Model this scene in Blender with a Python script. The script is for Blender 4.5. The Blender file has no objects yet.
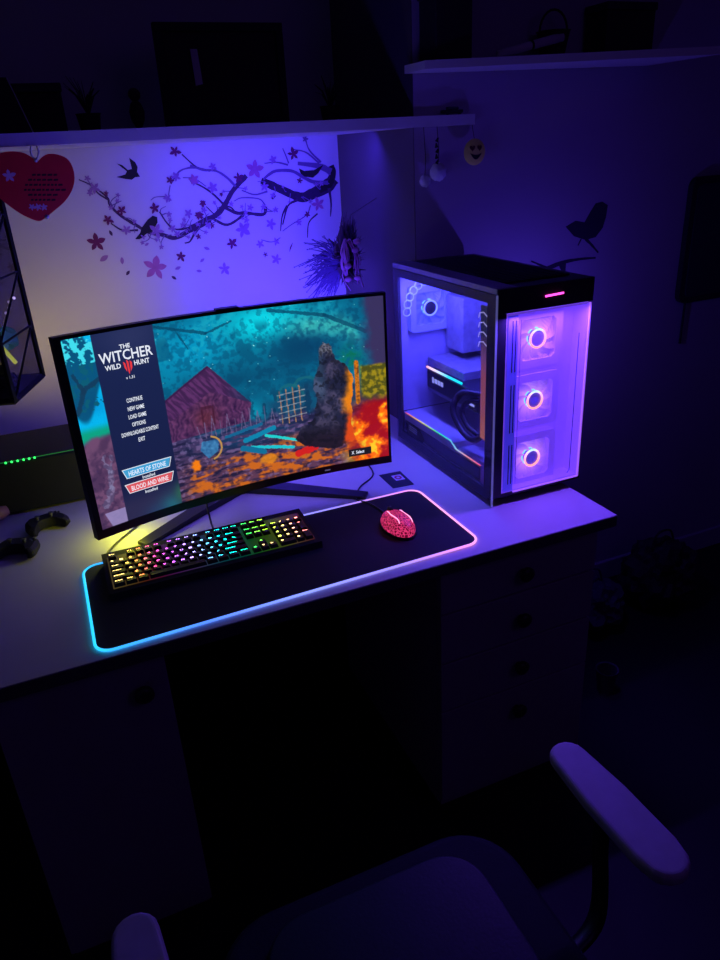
import bpy, bmesh, math, random
from mathutils import Vector, Matrix, noise
random.seed(7)
SC = bpy.context.scene
COL = SC.collection
PI = math.pi
# ------------------------------------------------------------------ camera calibration (metres, z up, x along the desk)
CAM = Vector((0, 0, 1.55))
ROT = Matrix(((0.91691026, -0.20728521, 0.3410402), (-0.39580789, -0.36288845, 0.84359237), (-0.05110468, -0.9084849, -0.41478126)))
FOC = 730.5
def ray(px, py): return ROT @ Vector((px - 360, py - 480, FOC))
def onY(px, py, y): r = ray(px, py); return CAM + r * (y / r.y)
def onX(px, py, x): r = ray(px, py); return CAM + r * (x / r.x)
def onZ(px, py, z): r = ray(px, py); return CAM + r * ((z - CAM.z) / r.z)
cd = bpy.data.cameras.new('camera'); cam = bpy.data.objects.new('camera', cd); COL.objects.link(cam)
cd.sensor_fit = 'HORIZONTAL'; cd.sensor_width = 36; cd.lens = 36 * FOC / 720; cd.clip_start = 0.02
m3 = Matrix((ROT.col[0], -ROT.col[1], -ROT.col[2])).transposed()
cam.matrix_world = Matrix.Translation(CAM) @ m3.to_4x4()
SC.camera = cam
SC.view_settings.view_transform = 'Standard'
SC.view_settings.look = 'None'

# ------------------------------------------------------------------ materials
def lin(c): return tuple(((x / 12.92) if x <= .04045 else ((x + .055) / 1.055) ** 2.4) for x in c)
def mat(name, col, rough=.5, metal=0, emi=None, est=0, var=.12, scale=40, bump=0, spec=.5, trans=0):
    m = bpy.data.materials.new(name); m.use_nodes = True
    nt = m.node_tree; b = nt.nodes['Principled BSDF']
    b.inputs['Roughness'].default_value = rough; b.inputs['Metallic'].default_value = metal
    b.inputs['Specular IOR Level'].default_value = spec
    tc = nt.nodes.new('ShaderNodeTexCoord'); nz = nt.nodes.new('ShaderNodeTexNoise')
    nz.inputs['Scale'].default_value = scale; nz.inputs['Detail'].default_value = 4
    nt.links.new(tc.outputs['Object'], nz.inputs['Vector'])
    mx = nt.nodes.new('ShaderNodeMix'); mx.data_type = 'RGBA'
    c = tuple(col)
    mx.inputs['A'].default_value = tuple(x * (1 - var) for x in c) + (1,)
    mx.inputs['B'].default_value = tuple(min(1, x * (1 + var)) for x in c) + (1,)
    nt.links.new(nz.outputs['Fac'], mx.inputs['Factor']); nt.links.new(mx.outputs['Result'], b.inputs['Base Color'])
    if emi:
        b.inputs['Emission Color'].default_value = tuple(emi) + (1,); b.inputs['Emission Strength'].default_value = est
    if bump:
        bp = nt.nodes.new('ShaderNodeBump'); bp.inputs['Strength'].default_value = bump; bp.inputs['Distance'].default_value = .002
        nt.links.new(nz.outputs['Fac'], bp.inputs['Height']); nt.links.new(bp.outputs['Normal'], b.inputs['Normal'])
    return m
def glow_ramp(name, stops, axis='X', est=1.0, base=(.01, .01, .01), coord='Generated'):
    m = bpy.data.materials.new(name); m.use_nodes = True; nt = m.node_tree; b = nt.nodes['Principled BSDF']
    b.inputs['Base Color'].default_value = tuple(base) + (1,); b.inputs['Emission Strength'].default_value = est
    tc = nt.nodes.new('ShaderNodeTexCoord'); sp = nt.nodes.new('ShaderNodeSeparateXYZ'); cr = nt.nodes.new('ShaderNodeValToRGB')
    nt.links.new(tc.outputs[coord], sp.inputs[0]); nt.links.new(sp.outputs[axis], cr.inputs[0])
    e = cr.color_ramp.elements
    e[0].position = stops[0][0]; e[0].color = tuple(stops[0][1]) + (1,)
    e[1].position = stops[-1][0]; e[1].color = tuple(stops[-1][1]) + (1,)
    for p, c in stops[1:-1]:
        q = e.new(p); q.color = tuple(c) + (1,)
    nt.links.new(cr.outputs[0], b.inputs['Emission Color'])
    return m
def attr_emit(name, est):
    m = bpy.data.materials.new(name); m.use_nodes = True; nt = m.node_tree; b = nt.nodes['Principled BSDF']
    b.inputs['Base Color'].default_value = (.005, .005, .006, 1); b.inputs['Roughness'].default_value = .35
    a = nt.nodes.new('ShaderNodeVertexColor'); a.layer_name = 'Col'
    nt.links.new(a.outputs['Color'], b.inputs['Emission Color']); b.inputs['Emission Strength'].default_value = est
    return m
def objcol_emit(name, est):
    m = bpy.data.materials.new(name); m.use_nodes = True; nt = m.node_tree; b = nt.nodes['Principled BSDF']
    b.inputs['Base Color'].default_value = (.01, .01, .01, 1)
    a = nt.nodes.new('ShaderNodeObjectInfo')
    nt.links.new(a.outputs['Color'], b.inputs['Emission Color']); b.inputs['Emission Strength'].default_value = est
    return m
def glass(name, tint, refl=.06):
    m = bpy.data.materials.new(name); m.use_nodes = True; nt = m.node_tree
    for n in list(nt.nodes):
        if n.type != 'OUTPUT_MATERIAL': nt.nodes.remove(n)
    out = [n for n in nt.nodes if n.type == 'OUTPUT_MATERIAL'][0]
    t = nt.nodes.new('ShaderNodeBsdfTransparent'); t.inputs[0].default_value = tuple(tint) + (1,)
    g = nt.nodes.new('ShaderNodeBsdfGlossy'); g.inputs['Roughness'].default_value = .03
    nz = nt.nodes.new('ShaderNodeTexNoise'); nz.inputs['Scale'].default_value = 3
    mp = nt.nodes.new('ShaderNodeMapRange'); mp.inputs[3].default_value = refl * .7; mp.inputs[4].default_value = refl * 1.3
    nt.links.new(nz.outputs['Fac'], mp.inputs[0])
    mx = nt.nodes.new('ShaderNodeMixShader'); nt.links.new(mp.outputs[0], mx.inputs[0])
    nt.links.new(t.outputs[0], mx.inputs[1]); nt.links.new(g.outputs[0], mx.inputs[2]); nt.links.new(mx.outputs[0], out.inputs[0])
    return m

M = dict(
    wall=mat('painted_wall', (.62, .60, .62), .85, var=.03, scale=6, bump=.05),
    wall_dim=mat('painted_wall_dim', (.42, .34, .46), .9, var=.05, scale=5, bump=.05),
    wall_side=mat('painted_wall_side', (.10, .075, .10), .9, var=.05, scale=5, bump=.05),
    ceil=mat('ceiling_paint', (.3, .3, .32), .9),
    floor=mat('dark_floor', (.010, .008, .012), .6, var=.3, scale=8),
    laminate=mat('white_laminate', (.62, .60, .62), .42, var=.04, scale=12, spec=.35),
    laminate_edge=mat('laminate_edge', (.10, .09, .12), .5),
    cabinet=mat('cabinet_white', (.42, .36, .42), .6, var=.05),
    knob=mat('dark_knob', (.03, .025, .03), .35),
    black=mat('black_plastic', (.012, .012, .014), .38, bump=0),
    matte=mat('black_matte', (.008, .008, .010), .75),
    blackmetal=mat('black_metal', (.02, .02, .024), .35, metal=.6),
    cloth=mat('mat_cloth', (.010, .011, .02), .8, var=.3, scale=400, bump=.2),
    white=mat('white_plastic', (.6, .6, .65), .4),
    shelf=mat('shelf_white', (.7, .68, .72), .5, var=.05, scale=20),
    red=mat('red_wood', (.85, .012, .03), .5, var=.1),
    darkred=mat('dark_lettering', (.05, .003, .006), .6),
    pink=mat('pale_pink_paint', (.75, .45, .6), .6),
    cord=mat('white_cord', (.8, .8, .8), .7),
    bark=mat('decal_brown', (.06, .02, .08), .8),
    trunk=mat('decal_trunk', (.03, .01, .05), .8, var=.5, scale=90),
    bark2=mat('decal_light_brown', (.16, .09, .24), .8),
    birdm=mat('decal_black', (.01, .006, .012), .8),
    pet1=mat('decal_dark_red', (.16, .01, .09), .8, var=.4),
    pet2=mat('decal_mauve', (.34, .16, .40), .8, var=.3),
    pet3=mat('decal_rose', (.46, .14, .32), .8, var=.3),
    wbird=mat('decal_wall_dark', (.03, .015, .05), .8),
    yellow=mat('yellow_plush', (.85, .85, .16), .7, bump=.3, scale=90),
    fluff=mat('white_fluff', (.7, .7, .75), .95, bump=.8, scale=120),
    feather=mat('dark_feather', (.06, .03, .06), .9),
    mauve=mat('mauve_ribbon', (.45, .18, .32), .7),
    foliage=mat('dried_sprig', (.10, .06, .20), .9),
    dark1=mat('dark_item', (.012, .010, .018), .7),
    dark2=mat('dark_item_brown', (.03, .018, .022), .7),
    dark3=mat('dark_item_blue', (.015, .02, .04), .6),
    paper=mat('pale_paper', (.75, .72, .78), .8),
    leather=mat('chair_vinyl', (.016, .016, .026), .5, var=.2, scale=200, bump=.15),
    seatm=mat('chair_fabric', (.008, .008, .012), .75, var=.3, scale=300, bump=.3),
    bag=mat('grey_plastic_bag', (.08, .07, .10), .6, bump=.4, scale=30),
    case=mat('case_black', (.035, .035, .05), .42, metal=.3),
    rim=mat('case_trim', (.30, .30, .40), .3, metal=.5),
    mobo=mat('board_grey', (.20, .20, .26), .5, var=.5, scale=60),
    shroud=mat('shroud_white', (.50, .48, .60), .45),
    gpu=mat('graphics_card_black', (.012, .012, .018), .4),
    fanx=mat('frosted_fan', (.45, .35, .75), .4, emi=(.30, .10, .95), est=.55),
    fanb=mat('frosted_fan_blade', (.5, .4, .8), .4, emi=(.30, .11, .95), est=.62),
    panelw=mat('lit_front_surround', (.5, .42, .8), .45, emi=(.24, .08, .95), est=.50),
    tube=mat('rubber_tube', (.012, .012, .02), .45),
    badge=mat('badge_silver', (.5, .5, .55), .4, emi=(.5, .5, .8), est=.12),
    hub=mat('fan_hub', (.2, .15, .5), .4, emi=(.12, .06, .8), est=.5),
    magenta=mat('magenta_light', (.5, .05, .3), .4, emi=(1, .06, .55), est=3.0),
    green=mat('green_light', (.05, .5, .1), .4, emi=(.03, 1, .12), est=2.2),
    greendim=mat('green_strip', (.02, .1, .03), .4, emi=(.03, .5, .08), est=.25),
    yellowl=mat('yellow_light', (.5, .5, .05), .4, emi=(.75, .85, .04), est=1.1),
    teal=mat('teal_glass', (.05, .25, .3), .3, emi=(.03, .16, .22), est=.35),
    glint=mat('bright_bead', (.8, .8, .9), .2, emi=(.6, .45, .9), est=.8),
    lglass=glass('lantern_glass', (.35, .33, .36), .05),
    pcglass=glass('side_glass', (.80, .80, .88), .045),
    frontglass=glass('front_glass', (.92, .90, 1.0), .04),
    legend=objcol_emit('key_legend', 6.0), arm=mat('armrest_pad', (.60, .56, .66), .5, bump=.1),
    keycap=mat('keycap_black', (.010, .010, .012), .45),
    stick=mat('stick_grey', (.08, .08, .09), .35),
    skinpink=mat('pink_tube', (.35, .15, .2), .5),
    white_txt=mat('white_lettering', (.5, .5, .5), .5, emi=(.85, .9, 1), est=.95),
    red_txt=mat('red_emblem', (.4, .02, .02), .5, emi=(.95, .05, .06), est=.85),
    blue_bad=mat('blue_banner', (.05, .3, .5), .5, emi=(.06, .38, .68), est=.9),
    red_bad=mat('red_banner', (.5, .1, .1), .5, emi=(.75, .10, .12), est=.9),
    cyanring=mat('cyan_ring', (.1, .4, .5), .4, emi=(.25, .75, 1), est=1.2),
    btn=mat('black_button', (.01, .01, .01), .5, emi=(.01, .01, .015), est=1),
)

# ------------------------------------------------------------------ mesh builder
OFF = {}
class MB:
    def __init__(s): s.v = []; s.f = []; s.mi = []; s.cur = 0
    def add(s, vs, fs):
        o = len(s.v); s.v += [Vector(p) for p in vs]
        for f in fs: s.f.append(tuple(i + o for i in f)); s.mi.append(s.cur)
        return s
    def box(s, a, b, bev=0):
        (x0, y0, z0), (x1, y1, z1) = a, b
        x0, x1 = sorted((x0, x1)); y0, y1 = sorted((y0, y1)); z0, z1 = sorted((z0, z1))
        if bev <= 0:
            return s.add([(x0,y0,z0),(x1,y0,z0),(x1,y1,z0),(x0,y1,z0),(x0,y0,z1),(x1,y0,z1),(x1,y1,z1),(x0,y1,z1)],
                     [(0,3,2,1),(4,5,6,7),(0,1,5,4),(1,2,6,5),(2,3,7,6),(3,0,4,7)])
        bm = bmesh.new(); bmesh.ops.create_cube(bm, size=1)
        for v in bm.verts: v.co = Vector((x0 + (v.co.x + .5) * (x1 - x0), y0 + (v.co.y + .5) * (y1 - y0), z0 + (v.co.z + .5) * (z1 - z0)))
        bmesh.ops.bevel(bm, geom=list(bm.edges), offset=bev, segments=3, profile=.5, affect='EDGES')
        return s.bm(bm)
    def bm(s, bm, mtx=None):
        bm.verts.ensure_lookup_table(); bm.verts.index_update()
        vs = [(mtx @ v.co if mtx else v.co.copy()) for v in bm.verts]; fs = [tuple(v.index for v in f.verts) for f in bm.faces]
        bm.free(); return s.add(vs, fs)
    def prism(s, poly, z0, z1, mp=None):      # polygon (x,y) extruded in z, then mapped
        n = len(poly); mp = mp or (lambda x, y, z: (x, y, z))
        area = sum(poly[i][0] * poly[(i + 1) % n][1] - poly[(i + 1) % n][0] * poly[i][1] for i in range(n))
        if area < 0: poly = poly[::-1]
        vs = [mp(x, y, z0) for x, y in poly] + [mp(x, y, z1) for x, y in poly]
        fs = [tuple(range(n))[::-1], tuple(range(n, 2 * n))] + [(i, (i + 1) % n, n + (i + 1) % n, n + i) for i in range(n)]
        return s.add(vs, fs)
    def tube(s, pts, r, seg=8, closed=False, flat=1.0):
        pts = [Vector(p) for p in pts]; n = len(pts)
        rs = r if isinstance(r, (list, tuple)) else [r] * n
        o = len(s.v); up = None; vs = []
        for i, p in enumerate(pts):
            if closed: t = pts[(i + 1) % n] - pts[i - 1]
            else: t = pts[min(i + 1, n - 1)] - pts[max(i - 1, 0)]
            if t.length < 1e-9: t = Vector((0, 0, 1))
            t.normalize()
            if up is None:
                up = Vector((0, 0, 1)) if abs(t.z) < .9 else Vector((1, 0, 0))
            u = (up - t * up.dot(t))
            if u.length < 1e-6: u = Vector((1, 0, 0)) - t * t.x
            u.normalize(); w = t.cross(u); up = u
            for k in range(seg):
                a = 2 * PI * k / seg
                vs.append(p + (u * math.cos(a) * flat + w * math.sin(a)) * rs[i])
        fs = []
        for i in range(n if closed else n - 1):
            j = (i + 1) % n
            for k in range(seg):
                k2 = (k + 1) % seg
                fs.append((i * seg + k, i * seg + k2, j * seg + k2, j * seg + k))
        if not closed: fs += [tuple(range(seg))[::-1], tuple((n - 1) * seg + k for k in range(seg))]
        return s.add(vs, fs)
    def lathe(s, prof, c, seg=24, axis='Z'):
        c = Vector(c); vs = []; n = len(prof)
        for r, h in prof:
            for k in range(seg):
                a = 2 * PI * k / seg
                p = (r * math.cos(a), r * math.sin(a), h)
                if axis == 'Y': p = (p[0], -p[2], p[1])
                if axis == 'X': p = (p[2], p[0], p[1])
                vs.append(c + Vector(p))
        fs = [(i * seg + k, i * seg + (k + 1) % seg, (i + 1) * seg + (k + 1) % seg, (i + 1) * seg + k) for i in range(n - 1) for k in range(seg)]
        fs += [tuple(range(seg))[::-1], tuple((n - 1) * seg + k for k in range(seg))]
        return s.add(vs, fs)
    def ball(s, c, r, sc=(1, 1, 1), u=16, v=10, nz=0, nf=30):
        bm = bmesh.new(); bmesh.ops.create_uvsphere(bm, u_segments=u, v_segments=v, radius=1)
        c = Vector(c)
        for q in bm.verts:
            k = 1 + nz * noise.noise(q.co * nf * .1 + c * 7)
            q.co = c + Vector((q.co.x * sc[0], q.co.y * sc[1], q.co.z * sc[2])) * r * k
        return s.bm(bm)
    def torus(s, c, R, r, axis='Y', seg=32, sub=8):
        c = Vector(c); pts = []
        for k in range(seg):
            a = 2 * PI * k / seg; x, y = R * math.cos(a), R * math.sin(a)
            pts.append(c + Vector({'Y': (x, 0, y), 'Z': (x, y, 0), 'X': (0, x, y)}[axis]))
        return s.tube(pts, r, sub, closed=True)
    def build(s, name, m=None, parent=None, smooth=False, top=False, subsurf=0, kind=None):
        ms = m if isinstance(m, (list, tuple)) else [m]
        if parent is None:
            xs = [v.x for v in s.v]; ys = [v.y for v in s.v]; zs = [v.z for v in s.v]
            o = Vector(((min(xs) + max(xs)) / 2, (min(ys) + max(ys)) / 2, min(zs)))
        else: o = OFF[parent.name]
        me = bpy.data.meshes.new(name); me.from_pydata([v - o for v in s.v], [], s.f)
        me.polygons.foreach_set('material_index', s.mi)
        if smooth: me.polygons.foreach_set('use_smooth', [True] * len(s.f))
        for q in ms: me.materials.append(q)
        me.update()
        bm = bmesh.new(); bm.from_mesh(me); bmesh.ops.recalc_face_normals(bm, faces=bm.faces); bm.to_mesh(me); bm.free()
        ob = bpy.data.objects.new(name, me); COL.objects.link(ob)
        if parent is None: ob.location = o
        else: ob.parent = parent
        OFF[ob.name] = o
        if subsurf:
            md = ob.modifiers.new('smooth', 'SUBSURF'); md.levels = subsurf; md.render_levels = subsurf
        if kind: ob['kind'] = kind
        return ob
def tag(o, label, cat, group=None):
    o['label'] = label; o['category'] = cat
    if group: o['group'] = group
    return o
def thing(name, loc, label, cat, group=None):
    o = bpy.data.objects.new(name, None); COL.objects.link(o); o.location = loc; o.empty_display_size = .05
    OFF[o.name] = Vector(loc); return tag(o, label, cat, group)
def rrect(x0, y0, x1, y1, r, n=6):
    out = []
    for cx, cy, a0 in ((x1 - r, y1 - r, 0), (x0 + r, y1 - r, PI / 2), (x0 + r, y0 + r, PI), (x1 - r, y0 + r, 1.5 * PI)):
        for k in range(n + 1): a = a0 + PI / 2 * k / n; out.append((cx + r * math.cos(a), cy + r * math.sin(a)))
    return out
def curve_pts(ctrl, n=8):
    P = [Vector(p) for p in ctrl]; P = [P[0] * 2 - P[1]] + P + [P[-1] * 2 - P[-2]]; out = []
    for i in range(1, len(P) - 2):
        for k in range(n):
            t = k / n; a, b, c, d = P[i - 1:i + 3]
            out.append(.5 * ((2 * b) + (c - a) * t + (2 * a - 5 * b + 4 * c - d) * t * t + (3 * b - a - 3 * c + d) * t ** 3))
    out.append(P[-2]); return out
TXT = {}
def text_geo(s, bold=0):
    if (s, bold) in TXT: return TXT[(s, bold)]
    cu = bpy.data.curves.new('t', 'FONT'); cu.body = s; cu.align_x = 'LEFT'; cu.resolution_u = 2; cu.offset = bold
    ob = bpy.data.objects.new('t', cu); COL.objects.link(ob)
    dg = bpy.context.evaluated_depsgraph_get(); me = bpy.data.meshes.new_from_object(ob.evaluated_get(dg))
    vs = [v.co.copy() for v in me.vertices]; fs = [tuple(p.vertices) for p in me.polygons]
    bpy.data.objects.remove(ob); bpy.data.curves.remove(cu); bpy.data.meshes.remove(me)
    x0 = min(v.x for v in vs); x1 = max(v.x for v in vs); y0 = min(v.y for v in vs); y1 = max(v.y for v in vs)
    vs = [((v.x - x0) / (x1 - x0), (v.y - y0) / (y1 - y0)) for v in vs]
    TXT[(s, bold)] = (vs, fs, (x1 - x0) / (y1 - y0)); return TXT[(s, bold)]
def put_text(mb, s, mp, x0, y0, x1, y1, bold=0):  # fits the lettering in a box, mp maps (x, y) to a point
    vs, fs, _ = text_geo(s, bold)
    mb.add([mp(x0 + a * (x1 - x0), y0 + b * (y1 - y0)) for a, b in vs], fs)

# ------------------------------------------------------------------ the room
YB, YP, XS = 2.39, 1.86, .956
def st(name, mb, m, parent=None): return mb.build(name, m, parent, kind='structure' if parent is None else None)
st('floor', MB().box((-1.3, -1.2, -.05), (2.9, 2.5, 0)), M['floor'])
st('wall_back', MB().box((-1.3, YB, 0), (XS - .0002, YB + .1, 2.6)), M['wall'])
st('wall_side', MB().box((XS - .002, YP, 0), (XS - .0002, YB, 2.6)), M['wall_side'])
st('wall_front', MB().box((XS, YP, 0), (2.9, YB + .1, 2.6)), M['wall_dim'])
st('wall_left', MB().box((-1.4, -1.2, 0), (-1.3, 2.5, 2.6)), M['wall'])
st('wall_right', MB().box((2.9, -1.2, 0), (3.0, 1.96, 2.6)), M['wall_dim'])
st('ceiling', MB().box((-1.3, -1.2, 2.6), (2.9, 2.5, 2.7)), M['ceil'])
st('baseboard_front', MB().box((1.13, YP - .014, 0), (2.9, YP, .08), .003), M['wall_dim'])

# ------------------------------------------------------------------ desk
DX = 1.098
deskp = [(-.95, 1.154), (DX, 1.154), (DX, YP - .004), (XS - .006, YP - .004), (XS - .006, YB - .004), (-.95, YB - .004)]
desk = thing('desk', (.1, 1.7, 0), 'long white laminate desk carrying the monitor and the computer', 'desk')
MB().prism(deskp, .724, .750).build('desktop', M['laminate'], desk)
b = MB(); b.box((-.95, 1.152, .722), (DX, 1.1535, .7485)); b.box((DX, 1.154, .722), (DX + .0015, YP - .004, .7485))
b.build('edge_band', M['laminate_edge'], desk)
MB().box((-.93, 2.33, .35), (.94, 2.35, .723)).build('back_panel', M['matte'], desk)
for x in (-.93, .0):
    MB().box((x, 2.24, 0), (x + .05, 2.29, .723), .004).build('leg', M['matte'], desk)

dr = thing('drawer_cabinet', (.85, 1.45, 0), 'pale four-drawer cabinet with round knobs under the right end of the desk', 'cabinet')
b = MB(); b.box((.645, 1.19, .03), (.663, 1.78, .722)); b.box((1.045, 1.19, .03), (1.063, 1.78, .722))
b.box((.663, 1.76, .03), (1.045, 1.78, .722)); b.box((.663, 1.19, .03), (1.045, 1.76, .05)); b.box((.66, 1.20, 0), (1.05, 1.74, .03))
b.build('carcass', M['cabinet'], dr)
for z0, z1 in ((.608, .716), (.474, .603), (.335, .469), (.05, .330)):
    d = MB().box((.646, 1.170, z0), (1.062, 1.189, z1), .002).build('drawer', M['cabinet'], dr)
    MB().lathe([(.006, 0), (.006, .010), (.017, .014), (.018, .022), (.010, .027)], (.855, 1.170, (z0 + z1) / 2 if z0 > .1 else .27), 20, 'Y').build('knob', M['knob'], d, smooth=True)
lc = thing('side_cabinet', (-.09, 1.45, 0), 'pale cabinet with one door and round knob under the left of the desk', 'cabinet')
b = MB(); b.box((-.24, 1.19, .03), (-.222, 1.78, .722)); b.box((.044, 1.19, .03), (.062, 1.78, .722))
b.box((-.222, 1.76, .03), (.044, 1.78, .722)); b.box((-.222, 1.19, .03), (.044, 1.76, .05)); b.box((-.235, 1.20, 0), (.055, 1.74, .03))
b.build('carcass', M['cabinet'], lc)
d = MB().box((-.239, 1.170, .04), (.061, 1.189, .716), .002).build('door', M['cabinet'], lc)
MB().lathe([(.006, 0), (.006, .010), (.017, .014), (.018, .022), (.010, .027)], (.013, 1.170, .65), 20, 'Y').build('knob', M['knob'], d, smooth=True)

# ------------------------------------------------------------------ mouse mat with light edge
mm = thing('desk_mat', (.35, 1.34, .7502), 'long black desk mat with a glowing colour-changing edge', 'desk mat')
mskew = lambda x, y: (x, y - (.017 - .022 * (x + .05) / .807) * (1.499 - y) / .312)
poly = [mskew(x, y) for x, y in rrect(-.050, 1.187, .757, 1.499, .03)]
MB().prism(poly, .7502, .7535).build('cloth_surface', M['cloth'], mm)
MB().tube([(*mskew(x, y), .7535) for x, y in rrect(-.051, 1.186, .758, 1.500, .031, 8)], .0026, 8, closed=True).build('light_edge',
    glow_ramp('mat_edge_glow', [(0, (.02, .55, 1)), (.04, (.03, .38, 1)), (.25, (.08, .22, 1)), (.5, (.22, .28, 1)), (.75, (.30, .22, 1)), (.95, (.75, .25, .95)), (1, (.9, .35, .75))], est=1.5), mm, smooth=True)

# ------------------------------------------------------------------ keyboard
RB = [(0, (1, .70, .22)), (.09, (1, .55, .12)), (.15, (1, .18, .05)), (.22, (1, .06, .35)), (.30, (.65, .10, 1)), (.40, (.45, .28, 1)), (.48, (.15, .55, 1)),
      (.55, (0, .75, .85)), (.64, (0, .9, .5)), (.70, (.05, .9, .12)), (.78, (.35, 1, .02)), (.85, (.75, .95, .08)), (.91, (1, .55, .25)), (1, (1, .15, .2))]
def rb(t):
    t = max(0, min(1, t))
    for (a, c), (b_, d_) in zip(RB, RB[1:]):
        if t <= b_:
            k = (t - a) / (b_ - a); return tuple(c[i] * (1 - k) + d_[i] * k for i in range(3))
    return RB[-1][1]
kb = thing('keyboard', (.217, 1.41, .7538), 'black full-size keyboard with rainbow backlit keys on the desk mat', 'keyboard')
KX0, KX1, KY0, KY1 = -.008, .442, 1.333, 1.488
def kz(y): return .7690 + (y - KY0) / (KY1 - KY0) * .012
b = MB(); b.add([(KX0, KY0, .7538), (KX1, KY0, .7538), (KX1, KY1, .7538), (KX0, KY1, .7538), (KX0, KY0 + .002, kz(KY0)), (KX1, KY0 + .002, kz(KY0)), (KX1, KY1, kz(KY1)), (KX0, KY1, kz(KY1))],
      [(0,3,2,1),(4,5,6,7),(0,1,5,4),(1,2,6,5),(2,3,7,6),(3,0,4,7)])
kbody = b.build('keyboard_body', M['matte'], kb)
U = .01895; PX0 = KX0 + .011; PY0 = KY0 + .016
b = MB(); e = .0006; px1 = PX0 + 22.5 * U; py1 = PY0 + 6.35 * U
b.add([(PX0 - .002, PY0 - .002, kz(PY0) + e), (px1 + .002, PY0 - .002, kz(PY0) + e), (px1 + .002, py1, kz(py1) + e), (PX0 - .002, py1, kz(py1) + e)], [(0, 1, 2, 3)])
b.build('backlight_plate', glow_ramp('key_underglow', [(p, tuple(x * .5 for x in c)) for p, c in RB], est=.10), kb)
rows = [
 (5.35, [('Esc', 0, 1)] + [('F%d' % (i + 1), 2 + i + (i // 4) * .5, 1) for i in range(12)] + [('Prt', 15.25, 1), ('Scr', 16.25, 1), ('Pau', 17.25, 1)]),
 (4, [(c, i, 1) for i, c in enumerate('`1234567890-=')] + [('Back', 13, 2), ('Ins', 15.25, 1), ('Hom', 16.25, 1), ('PgU', 17.25, 1), ('Num', 18.5, 1), ('/', 19.5, 1), ('*', 20.5, 1), ('-', 21.5, 1)]),
 (3, [('Tab', 0, 1.5)] + [(c, 1.5 + i, 1) for i, c in enumerate('QWERTYUIOP[]')] + [('\\', 13.5, 1.5), ('Del', 15.25, 1), ('End', 16.25, 1), ('PgD', 17.25, 1), ('7', 18.5, 1), ('8', 19.5, 1), ('9', 20.5, 1)]),
 (2, [('Caps', 0, 1.75)] + [(c, 1.75 + i, 1) for i, c in enumerate("ASDFGHJKL;'")] + [('Enter', 12.75, 2.25), ('4', 18.5, 1), ('5', 19.5, 1), ('6', 20.5, 1)]),
 (1, [('Shift', 0, 2.25)] + [(c, 2.25 + i, 1) for i, c in enumerate('ZXCVBNM,./')] + [('Shift', 12.25, 2.75), ('^', 16.25, 1), ('1', 18.5, 1), ('2', 19.5, 1), ('3', 20.5, 1)]),
 (0, [('Ctrl', 0, 1.25), ('Win', 1.25, 1.25), ('Alt', 2.5, 1.25), ('', 3.75, 6.25), ('Alt', 10, 1.25), ('Fn', 11.25, 1.25), ('Menu', 12.5, 1.25), ('Ctrl', 13.75, 1.25), ('<', 15.25, 1), ('v', 16.25, 1), ('>', 17.25, 1), ('0', 18.5, 2), ('.', 20.5, 1)]),
]
tall = [('+', 21.5, 2), ('Ent', 21.5, 0)]
capm = {}
def cap_mesh(w, h):
    k = (w, h)
    if k not in capm:
        bw, bh, t = w * U - .0016, h * U - .0016, .0022
        vs = [(0, 0, 0), (bw, 0, 0), (bw, bh, 0), (0, bh, 0), (t, t * .8, .0075), (bw - t, t * .8, .0075), (bw - t, bh - t, .0075), (t, bh - t, .0075)]
        me = bpy.data.meshes.new('keycap'); me.from_pydata(vs, [], [(0,3,2,1),(4,5,6,7),(0,1,5,4),(1,2,6,5),(2,3,7,6),(3,0,4,7)])
        me.materials.append(M['keycap']); capm[k] = me
    return capm[k]
nk = [0]; rest = MB(); restl = []
def key(s, ux, uy, w, h=1):
    x = PX0 + ux * U + .0008; y = PY0 + uy * U + .0008; z = kz(y + .009) + .0012
    nk[0] += 1
    o = bpy.data.objects.new('keycap', cap_mesh(w, h)); COL.objects.link(o); o.parent = kb
    o.location = Vector((x, y, z)) - OFF[kb.name]; OFF[o.name] = Vector((x, y, z)); 
    if s:
        L = MB(); bw = w * U - .0016; bh = h * U - .0016
        n = len(s); lw = .0062 if n == 1 else min(bw - .005, .0030 * n + .002); lh = .0056 if n == 1 else .0036
        if s in "-=.,`;'^/*+": lh = .0042
        cx = .0032; cy = bh - .0028 - lh
        if w > 1.3: lw = min(bw * .7, lw * 1.25)
        put_text(L, s, lambda a, b_: (x + a, y + b_, z + .0078), cx, cy, cx + lw, cy + lh, .012)
        q = L.build('key_legend', M['legend'], o)
        q.color = tuple(rb((ux + w / 2) / 22.5)) + (1,)
count = 0; extra = []
for uy, ks in rows:
    for s, ux, w in ks:
        if count < 98: key(s, ux, uy, w); count += 1
        else: extra.append((s, ux, uy, w, 1))
for s, ux, uy in tall: key(s, ux, uy, 1, 2)
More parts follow.
